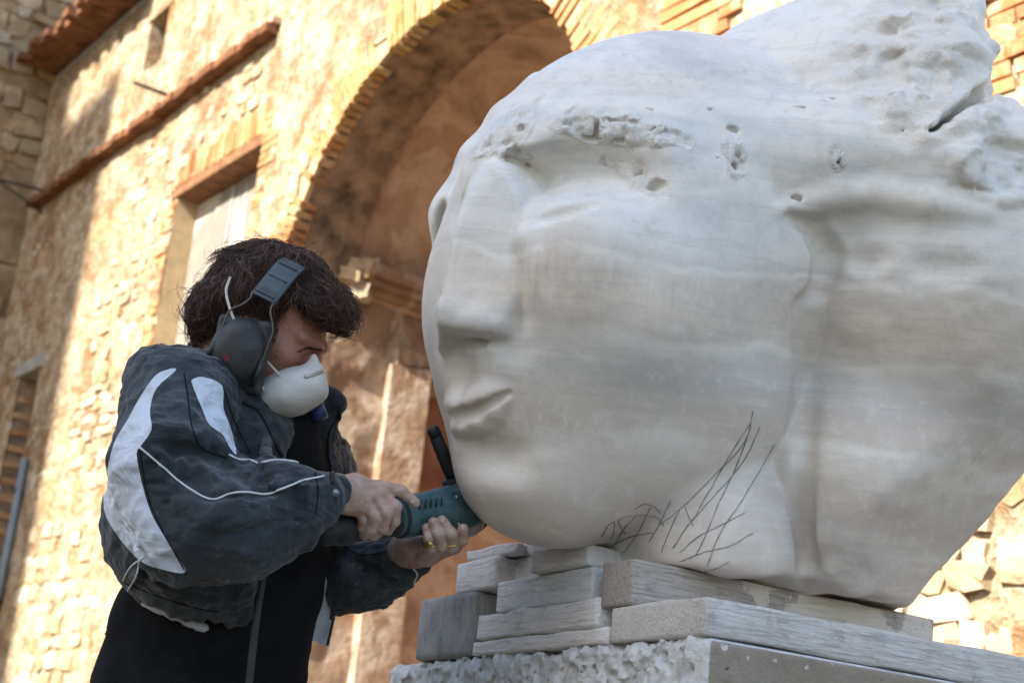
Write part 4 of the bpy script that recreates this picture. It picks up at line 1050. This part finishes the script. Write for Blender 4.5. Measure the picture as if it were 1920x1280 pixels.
# ---- black top and trousers
def cloth(p):
    d = chain(p, [hpt(512,822,2.69), hpt(490,920,2.73), hpt(470,1010,2.75), hpt(450,1110,2.76), hpt(395,1215,2.78)], [.085,.118,.130,.128,.135], .04)
    d = smin(d, chain(p, [hpt(352,1180,2.72), hpt(352,1260,2.72)], [.135,.163]), .06)
    d = smin(d, chain(p, [hpt(385,1180,2.88), hpt(390,1260,2.86)], [.13,.145]), .06)
    d = smin(d, cap(p, hpt(470,1150,2.80), hpt(470,1250,2.80), .10, .095), .05)
    for x_, y_ in ((-.04,-.06), (.02,.12)):
        k0 = PF+np.array([x_,y_,.62]); k1 = PF+np.array([x_+.10,y_,.38]); k2 = PF+np.array([x_+.04,y_,.06])
        d = smin(d, chain(p, [k0, k1, k2], [.13,.085,.07], .02), .05)
    nr = np.abs(d) < .04
    if nr.any(): q = p[nr]; d[nr] += .009*(np.abs(fbm(q*F32([1,1,.8]), 9, 2, 23))-.25)+.002*vnoise(q, 30, 2)
    return d
cv_, cf_ = net(cloth, np.array([PF[0]-.32, PF[1]-.32, .03]), np.array([PF[0]+.36, PF[1]+.36, 1.62]), .009)
up = cv_[:,2]-(P(300,1185,2.7)[2]) + .15*((cv_-P(300,1185,2.7))@VR)
(tv, tf), (bv_, bf_) = split(cv_, cf_, up)
mk('shirt', tv, tf, M_black, person); tr = mk('trousers', bv_, bf_, M_black, person)
# frayed tear at the hip
b = MB()
for k in range(26):
    p_ = P(216+random.uniform(-8,8), 1165+random.uniform(0,60), 2.72); b.tube(spline([p_, p_+VR*random.uniform(-.012,.004)+VU*random.uniform(-.008,.008), p_+VR*random.uniform(-.014,.002)-VU*random.uniform(.004,.016)],4), .0009, 4)
b.obj('frayed_threads', M_black, tr)
for x_, y_ in ((.0,-.06), (.06,.12)):
    f = lambda p, x_=x_, y_=y_: smax(smin(cap(p, PF+np.array([x_,y_,.05]), PF+np.array([x_+.15,y_-.02,.045]), .05, .042), cap(p, PF+np.array([x_,y_,.05]), PF+np.array([x_,y_,.14]), .05, .055), .03), .002-p[:,2], .004)
    v, q = net(f, PF+np.array([x_-.1,y_-.1,-.01]), PF+np.array([x_+.25,y_+.1,.22]), .008); mk('boot', v, q, M_shoe, person)
# ---- head: local axes (side towards camera, forward, up)
HF = VR*math.cos(math.radians(33))-VU*math.sin(math.radians(33))-VF*.18; HF /= np.linalg.norm(HF)
HL = -VF-HF*(-VF@HF); HL /= np.linalg.norm(HL); HU = np.cross(HF, HL); HU = HU if HU@VU > 0 else -HU
PH = np.stack([HL, HF, HU], 1); HO = P(508, 606, 2.68)
def pl(p): return (p-HO.astype(F32))@PH.astype(F32)
def pw(l, f, u_): return HO+PH@np.array([l,f,u_])
def skull(q):
    d = ell(q, (0,-.012,.028), (.076,.098,.094))
    d = smin(d, ell(q, (0,.035,-.045), (.060,.066,.080)), .04)
    d = smin(d, ell(q, (0,.062,-.100), (.028,.028,.024)), .03)
    m_ = q.copy(); m_[:,0] = np.abs(m_[:,0])
    d = smin(d, ell(m_, (.045,.060,-.022), (.022,.022,.018)), .02)
    d = smin(d, cap(m_, (.012,.094,.012), (.052,.074,.014), .010, .009), .014)
    d = smax(d, -ell(m_, (.034,.100,-.006), (.020,.016,.010)), .010)
    d = smin(d, ell(m_, (.034,.076,-.007), (.016,.014,.012)), .006)
    d = smin(d, cap(q, (0,.094,.0), (0,.118,-.040), .009, .013), .012)
    d = smin(d, cap(m_, (.010,.094,-.078), (.024,.084,-.078), .008, .006), .010)
    d = smin(d, ell(m_, (.078,-.008,-.02), (.010,.02,.032)), .006)
    return d
def headneck(p):
    d = skull(pl(p)); n = cap(p, pw(0,-.03,-.06), P(470,800,2.72), .058, .066); d = smin(d, n, .03)
    return smin(d, cap(p, P(520,790,2.70), P(530,850,2.72), .042, .04), .03)
hv, hf = net(headneck, HO-np.array([.16,.16,.24]), HO+np.array([.16,.16,.16]), .0032)
# ---- hands
def fingers(lst, p, k=.003):
    d = None
    for pts, rs in lst:
        e = chain(p, pts, rs, .004); d = e if d is None else smin(d, e, k)
    return d
DH = 2.50
RF = [([hpt(708,915,2.560),hpt(724,914,2.555),hpt(752,920,2.560),hpt(779,942,2.570)], [.0125,.0105,.0095,.0080]),
      ([hpt(716,926,2.555),hpt(741,950,2.547),hpt(739,976,2.555),hpt(727,995,2.567)], [.0110,.0100,.0092,.0080]),
      ([hpt(703,932,2.545),hpt(725,962,2.535),hpt(717,990,2.543),hpt(701,1004,2.555)], [.0115,.0103,.0094,.0082]),
      ([hpt(687,942,2.542),hpt(703,970,2.533),hpt(696,992,2.541),hpt(683,1003,2.553)], [.0112,.0100,.0092,.0080]),
      ([hpt(672,950,2.547),hpt(682,975,2.541),hpt(678,990,2.547)], [.0100,.0086,.0075])]
def rhand(p):
    d = cap(p, hpt(560,940,2.455), hpt(630,920,2.507), .030, .026)
    d = smin(d, chain(p, [hpt(630,920,2.510), hpt(665,912,2.543), hpt(706,918,2.558)], [.0235,.020,.014], .01), .012)
    d = smin(d, chain(p, [hpt(632,928,2.511), hpt(664,936,2.537), hpt(694,940,2.545)], [.0235,.022,.0135], .01), .012)
    d = smin(d, cap(p, hpt(640,940,2.518), hpt(676,952,2.543), .018, .0115), .012)
    f_ = fingers(RF, p); d = smin(d, f_, .007)
    for x_, y_, r_ in ((704,930,.0070),(688,941,.0068),(718,924,.0066)): d = smin(d, ell(p, hpt(x_,y_,2.537 if x_ < 710 else 2.545), (r_,)*3), .006)
    d = d + .0006*vnoise(p, 150, 3)
    return d
LF = [([hpt(812,1042,2.690),hpt(852,1026,2.665),hpt(866,1010,2.633),hpt(868,992,2.623)], [.0116,.0110,.0103,.0095]),
      ([hpt(808,1046,2.675),hpt(846,1024,2.637),hpt(845,1000,2.615),hpt(829,976,2.619)], [.0118,.0110,.0103,.0092]),
      ([hpt(800,1046,2.670),hpt(828,1022,2.628),hpt(822,1000,2.612),hpt(812,979,2.619)], [.0118,.0106,.0099,.0088]),
      ([hpt(792,1044,2.670),hpt(808,1026,2.631),hpt(804,1008,2.618),hpt(799,989,2.623)], [.0105,.0094,.0086,.0076]),
      ([hpt(790,1020,2.745),hpt(815,995,2.765),hpt(838,975,2.765)], [.013,.011,.009])]
def lhand(p):
    d = cap(p, hpt(738,1046,2.800), hpt(758,1030,2.740), .028, .024)
    d = smin(d, chain(p, [hpt(757,1030,2.739), hpt(782,1032,2.706), hpt(806,1040,2.685)], [.0245,.025,.016], .01), .014)
    d = smin(d, cap(p, hpt(765,1018,2.718), hpt(788,1018,2.727), .019, .016), .012)
    d = smin(d, cap(p, hpt(762,1042,2.720), hpt(795,1048,2.675), .018, .013), .012)
    d = smin(d, fingers(LF, p, .0025), .006)
    return d + .0006*vnoise(p, 150, 3)
v1, q1 = net(rhand, *bounds([P(600,890,2.52),P(790,1010,2.58),P(650,950,2.46),P(650,950,2.62)], .03), .0022)
v2, q2 = net(lhand, *bounds([P(740,960,2.75),P(885,1075,2.58),P(740,1060,2.83),P(860,1000,2.78)], .03), .0022)
# body under the clothes, so that head, trunk, arms and hands are one figure
def under(p):
    d = chain(p, [P(480,820,2.72), P(450,900,2.74), P(440,1050,2.76), P(400,1200,2.78)], [.07,.10,.10,.10], .03)
    d = smin(d, chain(p, [P(450,800,2.66), sh, elb+np.array([0,.0,.0]), P(590,930,2.465), P(632,922,2.51)], [.06,.045,.042,.030,.024], .02), .03)
    return smin(d, chain(p, [P(500,800,2.78), P(590,870,2.90), P(636,1070,2.89), P(695,1078,2.85), P(752,1047,2.775)], [.045,.034,.03,.024,.020], .02), .03)
v3, q3 = net(under, *bounds([P(300,720,2.6),P(780,1230,2.75),P(400,1000,2.35),P(450,1200,2.95)], .06), .012)
allv = np.vstack([hv, v1, v2, v3]); o1 = len(hv); allq = np.vstack([hf, q1+o1, q2+o1+len(v1), q3+o1+len(v1)+len(v2)])
body_ob = mk('body', allv, allq, M_skin, person)
T_h = bvh(np.vstack([hv]), hf)
M_brow = plain('dark_brow', (.02,.012,.009), .8, .2, .2, 60)
M_wrk = plain('skin_crease', (.17,.08,.055), .7, .2, .2, 60)
bp = castline(T_h, [(556,658),(580,652),(604,658)], .0006, 16); b = MB(); rb = np.random.RandomState(3)
for p_ in bp:
    for k_ in range(2):
        q_ = p_+rb.normal(0,.0012,3); b.tube([q_, q_+VR*rb.uniform(.003,.006)+VU*rb.uniform(-.002,.001)-VF*.001], [.0005,.0002], 4)
b.obj('eyebrow', M_brow, body_ob)
for ln, r_, nm in (([(574,684),(590,683),(604,678)], .0011, 'lash_line'), ([(548,674),(562,681),(574,684)], .0005, 'wrinkle'), ([(542,688),(556,691),(570,689)], .0005, 'wrinkle'), ([(540,700),(555,700),(566,696)], .0004, 'wrinkle')):
    pts = castline(T_h, ln, .0001, 6)
    if len(pts) > 2: b = MB(); b.tube(pts, [r_*(.3+.7*math.sin(math.pi*(k_+.5)/len(pts))) for k_ in range(len(pts))], 6); b.obj(nm, M_brow if nm == 'lash_line' else M_wrk, body_ob)
# nails
M_nail = plain('dusty_nail', (.42,.30,.26), .4, .4, .1, 30)
T_hands = bvh(np.vstack([v1, v2]), np.vstack([q1, q2+len(v1)]))
for x, y in ((773,938),(868,988),(830,975),(813,977),(799,987)):
    c = cast(T_hands, x, y, .0)
    if c is not None:
        v, q = net(lambda p, c=c: ell(p, c, (.0046,.0014,.0058)), c-.012, c+.012, .0012); mk('nail', v, q, M_nail, body_ob)
# ring
M_gold = plain('gold', (.55,.38,.14), .3, .5, .1, 20, metal=1)
b = MB(); cc = P(806,1018,2.623); ax = P(804,1008,2.618)-P(808,1028,2.631); ax /= np.linalg.norm(ax); e1 = np.cross(ax, VF); e1 /= np.linalg.norm(e1); e2 = np.cross(ax, e1)
b.tube([cc+.0102*(math.cos(t)*e1+math.sin(t)*e2) for t in np.linspace(0, 2*math.pi, 28)], .0019, 8, False)
b.tube([cc-VF*.0095-VU*.0, cc-VF*.0125], [.0060,.0052], 12); rg = b.obj('gold_ring', M_gold); tag(rg, 'gold signet ring on a finger of the lower hand', 'ring')
b = MB(); cc = P(846,1014,2.627); ax = P(845,1000,2.615)-P(846,1024,2.637); ax /= np.linalg.norm(ax); e1 = np.cross(ax, VF); e1 /= np.linalg.norm(e1); e2 = np.cross(ax, e1)
b.tube([cc+.0112*(math.cos(t)*e1+math.sin(t)*e2) for t in np.linspace(0, 2*math.pi, 28)], .0018, 8, False); rg = b.obj('gold_ring', M_gold); tag(rg, 'plain thin gold band on the finger beside the signet ring', 'ring')
# ---- hair: a mass plus many loose strands
def mat_hair():
    t = NT('dark_brown_hair', .42, .45); g = t.n('ShaderNodeNewGeometry')
    t.color(t.ramp(g.outputs['Random Per Island'], [(0,(.02,.009,.006)),(.5,(.05,.021,.013)),(.85,(.11,.05,.032)),(1,(.20,.11,.08))])); return t.m
M_hair = mat_hair()
def hairvol(p):
    q = pl(p); d = ell(q, (0,-.020,.032), (.089,.108,.095))
    d = smin(d, ell(q, (0,-.080,-.035), (.070,.045,.050)), .04)
    d = smin(d, ell(q, (.0,.064,.074), (.068,.042,.034)), .03)
    cut = smax(q[:,1]-.050-.30*(q[:,2]-.03), q[:,2]-.050, .02)     # clear the face
    face_ = np.maximum(.036-q[:,1]-.2*q[:,2], q[:,2]-.050-.15*(.09-q[:,1]))
    d = smax(d, -face_, .015)
    d = smax(d, -ell(q, (.11,.01,-.06), (.06,.055,.06)), .02)
    nr = np.abs(d) < .03
    if nr.any(): d[nr] += .010*fbm(p[nr], 24, 3, 41)
    return d
gv, gf = net(hairvol, HO-.19, HO+.19, .005)
gn = vnormals(gv, gf)
hairm = MB(); rh = np.random.RandomState(5)
lq = (gv-HO)@PH
cand = np.where(((gv-C)*gn).sum(1) < .35*np.linalg.norm(gv-C,axis=1))[0]
for k in range(900 if GH else 6500):
    i = cand[rh.randint(len(cand))]; p_ = gv[i]-gn[i]*.006; n_ = gn[i]; q_ = lq[i]
    whorl = np.array([0,-.05,.14]); away = q_-whorl; fl_ = PH@(away/np.linalg.norm(away)); lock = np.array([vnoise((gv[i]*1.0)[None],16,k_)[0] for k_ in (1,4,6)]); fl_ = fl_*1.0+PH@np.array([0,.25,-.35])+lock*1.1+rh.normal(0,.16,3)
    t_ = fl_-n_*(fl_@n_); t_ /= np.linalg.norm(t_)+1e-9; sd_ = np.cross(n_, t_)
    L = rh.uniform(.025,.055); cur = 1.4*lock[0]+rh.normal(0,.3); ph = rh.uniform(0,6.28); amp = rh.uniform(.002,.007); lift = rh.uniform(.002,.008)
    pts = []
    for s_ in np.linspace(0,1,7):
        pts.append(p_+t_*L*s_+n_*(lift*math.sin(s_*2.4)*1.2-.012*s_*s_+.006)+sd_*(cur*L*.35*s_*s_+amp*math.sin(ph+s_*7)))
    tq = (np.array(pts)-HO)@PH
    if ((tq[:,1] > .050) & (tq[:,2] < .034) & (tq[:,0] > -.02)).any(): continue
    r_ = rh.uniform(.0003,.0009); hairm.tube(pts, [r_,r_*1.1,r_,r_*.95,r_*.8,r_*.55,r_*.2], 3, False)
for k in range(260):                                                  # flyaways on the outline and fringe
    i = cand[rh.randint(len(cand))]; p_ = gv[i]; n_ = gn[i]; q_ = lq[i]
    if q_[2] < .0 and q_[1] < .03: pass
    t_ = n_*rh.uniform(.2,.6)+rh.normal(0,.6,3); t_ -= n_*(t_@n_)*.7; t_ /= np.linalg.norm(t_); L = rh.uniform(.025,.06); sd_ = np.cross(n_, t_)
    pts = [p_+t_*L*s_+n_*.010*math.sin(s_*3)+sd_*.012*s_*s_*rh.choice((-1,1)) for s_ in np.linspace(0,1,6)]
    tq = (np.array(pts)-HO)@PH
    if ((tq[:,1] > .042) & (tq[:,2] < .03) & (tq[:,0] > -.02)).any(): continue
    hairm.tube(pts, [.0004,.0004,.00035,.0003,.0002,.0001], 3, False)
fr = [P(x,y-14,d_) for x,y,d_ in ((600,560,2.62),(615,575,2.61),(628,560,2.63),(590,580,2.61),(632,590,2.64),(636,600,2.65))]
for k in range(420):
    p_ = fr[rh.randint(len(fr))]+rh.normal(0,.010,3); e_ = p_+VR*rh.uniform(-.005,.025)-VU*rh.uniform(.004,.028)+VF*rh.normal(0,.01); m_ = (p_+e_)/2+VR*rh.uniform(-.004,.016)
    r_ = rh.uniform(.0003,.0007); pts = spline([p_,m_,e_],4); hairm.tube(pts, np.linspace(r_,.0002,len(pts)), 3, False)
hb = mk('hair', gv, gf, M_hair, person); st = mk('strands', np.array(hairm.v), hairm.f, M_hair, hb); st['kind'] = 'stuff'
# ---- dust mask
M_mask = plain('off_white_mask_felt', (.58,.57,.53), .9, .15, .08, 25, bump=.2)
M_strap = plain('cream_elastic', (.55,.52,.45), .8, .2, .1, 40)
mo_ = P(552,728,2.620)
ma = P(622,712,2.6)-P(500,748,2.6); ma /= np.linalg.norm(ma); mb_ = np.cross(ma, VF); mb_ = mb_ if mb_@VU > 0 else -mb_; mb_ /= np.linalg.norm(mb_); mc = np.cross(ma, mb_)
A2 = np.stack([ma, mc, mb_], 1)
def maskf(p):
    q = (p-mo_.astype(F32))@A2.astype(F32)
    d = smax(ell(q, (-.004,0,-.004), (.066,.060,.041)), np.abs(q[:,0]+.002)-.059, .01)
    d = smin(d, cap(q, (.040,0,.012), (.046,0,.040), .018, .005), .018)                 # bridge over the nose
    d = smax(d, q[:,0]-.057-.15*q[:,2], .006)
    d = smax(d, -(headneck(p)-.0025), .002)
    nr = np.abs(d) < .02
    if nr.any(): r_ = q[nr]; d[nr] += .0011*np.sin(r_[:,2]*300)*np.clip((-.035-r_[:,0])*60,0,1)+.0014*vnoise(p[nr],40,4)+.0012*np.abs(vnoise(p[nr],22,9))
    return d
mv, mf = net(maskf, mo_-.10, mo_+.10, .0032)
mk_ob = mk('dust_mask', mv, mf, M_mask); tag(mk_ob, 'cupped off-white dust mask over the nose and mouth of the sculptor', 'mask'); T_m = bvh(mv, mf)
T_all = bvh(np.vstack([hv, gv]), np.vstack([hf, gf+len(hv)]))
for ln in ([(493,668),(510,688),(534,712)], [(484,703),(490,722),(500,742)]):
    pts = [P(x,y,d_) for (x,y),d_ in zip(spline(ln,5), np.linspace(2.585,2.575,11))]
    b = MB(); b.tube(pts, .0022, 6); b.obj('strap', M_strap, mk_ob)
b = MB(); b.tube([P(x,y,d_) for (x,y),d_ in zip(spline([(432,520),(424,545),(430,575),(441,606)],5), np.linspace(2.60,2.545,16))], .0023, 6); b.obj('strap', M_strap, mk_ob)
pts = castline(T_m, [(571,708),(590,702),(612,694)], .001, 5)
if len(pts) > 2: b = MB(); b.tube(pts, .0030, 8); b.obj('nose_clip', plain('nose_clip_metal', (.45,.43,.38), .4, .5, .1, 40, metal=.6), mk_ob)
b = MB(); c0 = P(590,762,2.66); b.tube([c0-HF*.0, c0+HF*.022-HU*.012], [.016,.013], 16); b.obj('valve', plain('blue_valve', (.02,.04,.13), .5, .4, .1, 30), mk_ob)
# ---- ear muffs
M_muff = plain('scuffed_black_plastic', (.014,.016,.018), .5, .4, .4, 30, c2=(.045,.048,.05))
M_band = plain('dusty_grey_vinyl', (.075,.095,.11), .6, .35, .3, 18, bump=.15)
M_wire = plain('steel_wire', (.10,.10,.10), .4, .5, .1, 30, metal=.8)
em = root('ear_muffs', P(442,720,2.56)); tag(em, 'black ear muffs with grey padded headband worn over the dark hair', 'ear muffs')
for side, ctr in ((1, P(442,662,2.545)), (-1, P(442,662,2.545)+HL*-.185)):
    ux = HF*.92+HU*.39; ux = ux-HL*(ux@HL); ux /= np.linalg.norm(ux); uz = np.cross(ux, HL); MC = np.stack([ux, HL, uz], 1)
    f = lambda p, ctr=ctr, MC=MC, side=side: smin(smax(ell(p, ctr-HL*.012*side, (.047,.040,.060), MC), rbox(p, ctr, (.052,.030,.066), .02, MC), .012), rbox(p, ctr-HL*.022*side, (.046,.010,.060), .009, MC)-.0, .004)
    v, q = net(f, ctr-.10, ctr+.10, .003); mk('cup', v, q, M_muff, em)
    f = lambda p, ctr=ctr, MC=MC, side=side: rbox(p, ctr-HL*.036*side, (.042,.010,.054), .009, MC); v, q = net(f, ctr-.12, ctr+.12, .005); mk('cushion', v, q, M_muff, em)
    if side == 1: T_c = bvh(*net(lambda p: smax(ell(p, ctr-HL*.012, (.047,.040,.060), MC), rbox(p, ctr, (.052,.030,.066), .02, MC), .012), ctr-.1, ctr+.1, .004))
c = [cast(T_c, x, y, .0006) for x, y in ((418,668),(427,664),(431,674),(421,678))]
if all(x is not None for x in c): mk('red_label', np.array(c), [(0,1,2,3)], plain('faded_red_print', (.20,.025,.03), .6, .3, .3, 60), em, False)
cl_ = spline([P(492,559,2.560),P(514,532,2.570),P(538,503,2.595),P(556,490,2.64),P(566,486,2.71),P(562,496,2.79),P(545,520,2.83)], 8)
V = []; wd_ = P(515,570,2.56)-P(470,548,2.56); wd_ /= np.linalg.norm(wd_)
for i, p_ in enumerate(cl_):
    up_ = p_-HO; up_ -= wd_*(up_@wd_); up_ /= np.linalg.norm(up_)
    for j in range(11):
        t_ = j/10*2-1; e_ = .0035*max(0, math.cos(i*.55)) if abs(t_) < .7 else 0
        V.append(p_+wd_*t_*.021+up_*(.004*(1-t_**4)+.0012*math.cos(i*1.3)*(abs(t_) < .75)))
V = np.array(V); k_ = len(V); f1 = grid(None, len(cl_), 11)[1]; low = V-np.repeat(np.array([(p_-HO)/np.linalg.norm(p_-HO) for p_ in cl_]), 11, 0)*.007
rim = [(i*11, (i+1)*11, (i+1)*11+k_, i*11+k_) for i in range(len(cl_)-1)]+[((i+1)*11+10, i*11+10, i*11+10+k_, (i+1)*11+10+k_) for i in range(len(cl_)-1)]+[(j+1, j, j+k_, j+1+k_) for j in range(10)]
mk('headband', np.vstack([V, low]), f1+[tuple(i+k_ for i in q[::-1]) for q in f1]+rim, M_band, em)
for j in (-.6, 0., .55):
    b = MB(); b.tube([p_+wd_*.0-wd_*0+(p_-HO)/np.linalg.norm(p_-HO)*.0055+wd_*t_*.017 for p_, t_ in [(cl_[int(10+j*12)], q) for q in np.linspace(-1,1,7)]], .0016, 6); b.obj('seam', M_band, em)
for ln, dd in (([(474,546),(468,560),(452,572),(432,581),(420,605),(404,640),(396,655)], (2.556,2.540)), ([(512,569),(507,585),(512,620),(503,645),(492,675),(482,700)], (2.553,2.535))):
    s_ = spline(ln, 5); b = MB(); b.tube([P(x,y,d_) for (x,y),d_ in zip(s_, np.linspace(*dd, len(s_)))], .0018, 7); b.obj('wire', M_wire, em)
    b = MB(); b.tube([P(*ln[-3],dd[1]-.001), P(*ln[-1],dd[1]-.003)] if 0 else [P(*ln[-2],dd[1]-.002), P(2*ln[-1][0]-ln[-2][0],2*ln[-1][1]-ln[-2][1],dd[1]-.004)], [.0040,.0034], 8); b.obj('wire_clip', M_muff, em)
# ---- angle grinder
M_teal = plain('dusty_teal_plastic', (.018,.075,.095), .55, .35, .2, 30, c2=(.085,.15,.165))
M_gblk = plain('black_rubber', (.012,.013,.015), .6, .35, .3, 40, c2=(.04,.042,.045))
M_disc = plain('worn_abrasive', (.10,.085,.075), .9, .2, .3, 50)
M_steel = plain('brushed_steel', (.34,.31,.28), .4, .5, .15, 30, metal=.8)
gr_ = root('angle_grinder', P(760,1000,2.56)); tag(gr_, 'teal and black angle grinder held against the chin of the stone head', 'power tool')
ga, gb_ = P(645,985,2.562), P(885,948,2.725); gx = gb_-ga; GL = np.linalg.norm(gx); gx /= GL; gy = VF-gx*(VF@gx); gy /= np.linalg.norm(gy); gz = np.cross(gx, gy); gz = gz if gz@VU > 0 else -gz; GM = np.stack([gx, gy, gz], 1)
def gp(a, d_=0., z_=0.): return ga+gx*a+gy*d_+gz*z_
def gbody(p): q = (p-ga.astype(F32))@GM.astype(F32); return q
f = lambda p: smin(chain(p, [gp(.105), gp(.122), gp(.200), gp(.222)], [.031,.034,.0375,.034], .006), rbox(p, gp(.236,0,.004), (.022,.031,.035), .012, GM), .012)
v, q = net(f, *bounds([gp(.06,-.05,-.05), gp(.06,.05,.05), gp(.27,-.05,-.05), gp(.27,.05,.05)], .03), .003); gbd = mk('motor_housing', v, q, M_teal, gr_)
f = lambda p: chain(p, [gp(-.035,0,-.006), gp(.0,0,-.003), gp(.065), gp(.102)], [.022,.026,.0285,.0305], .01)
v, q = net(f, *bounds([gp(-.07,-.05,-.05), gp(-.07,.05,.05), gp(.14,-.05,-.05), gp(.14,.05,.05)], .02), .0035); mk('handle', v, q, M_gblk, gr_)
b = MB(); b.tube([gp(.250,0,-.015), gp(.262,.012,-.03), gp(.268,.022,-.036)], [.026,.024,.020], 20); b.obj('gear_head', M_steel, gr_)
dc = gp(.275,.045,-.02); dn = gx*.25+gy*.75+gz*.6; dn /= np.linalg.norm(dn)
b = MB(); b.tube([dc-dn*.004, dc+dn*.004], .052, 40); b.obj('grinding_disc', M_disc, gr_)
b = MB(); b.tube([gp(.262,.015,-.025), dc], .012, 16); b.obj('spindle', M_steel, gr_)
sa, sb_ = P(850,900,2.735), P(811,802,2.71)
b = MB(); b.tube([sa, sa*.97+sb_*.03, sa*.93+sb_*.07], [.020,.020,.012], 20); sx = sb_-sa
b.tube([sa+sx*.05, sa+sx*.18, sa+sx*.5, sa+sx*.84, sa+sx*.85, sa+sx*.86, sa+sx*.99, sa+sx*1.02], [.0105,.0115,.0118,.0112,.0098,.0112,.0108,.006], 18); b.obj('side_handle', M_gblk, gr_)
b = MB(); cb_ = [gp(-.035,0,-.006), P(600,1010,2.56), P(540,1030,2.58), P(500,1060,2.585), P(488,1110,2.575), P(478,1180,2.57), P(466,1290,2.57), P(455,1400,2.57)]
b.tube(spline(cb_, 8), .0062, 10); b.obj('power_cable', plain('grey_cable_rubber', (.05,.055,.06), .6, .3, .2, 30), gr_)
for k in range(5):
    b = MB(); c0 = gp(.125+.011*k, -.036, .012); b.tube([c0, c0+gx*.002+gz*.014], .0016, 6); b.obj('vent', M_gblk, gr_)
for a_, z_ in ((.205,.022),(.205,-.022),(.25,.02)):
    b = MB(); c0 = gp(a_, -.031, z_); b.tube([c0+gy*.004, c0-gy*.003], .0036, 10); b.obj('screw', M_steel, gr_)
b = MB(); b.tube([gp(.104), gp(.109)], .0345, 24); b.obj('collar', M_gblk, gr_)
# final tidy-up
for o in bpy.data.objects:
    if '_o' in o: del o['_o']
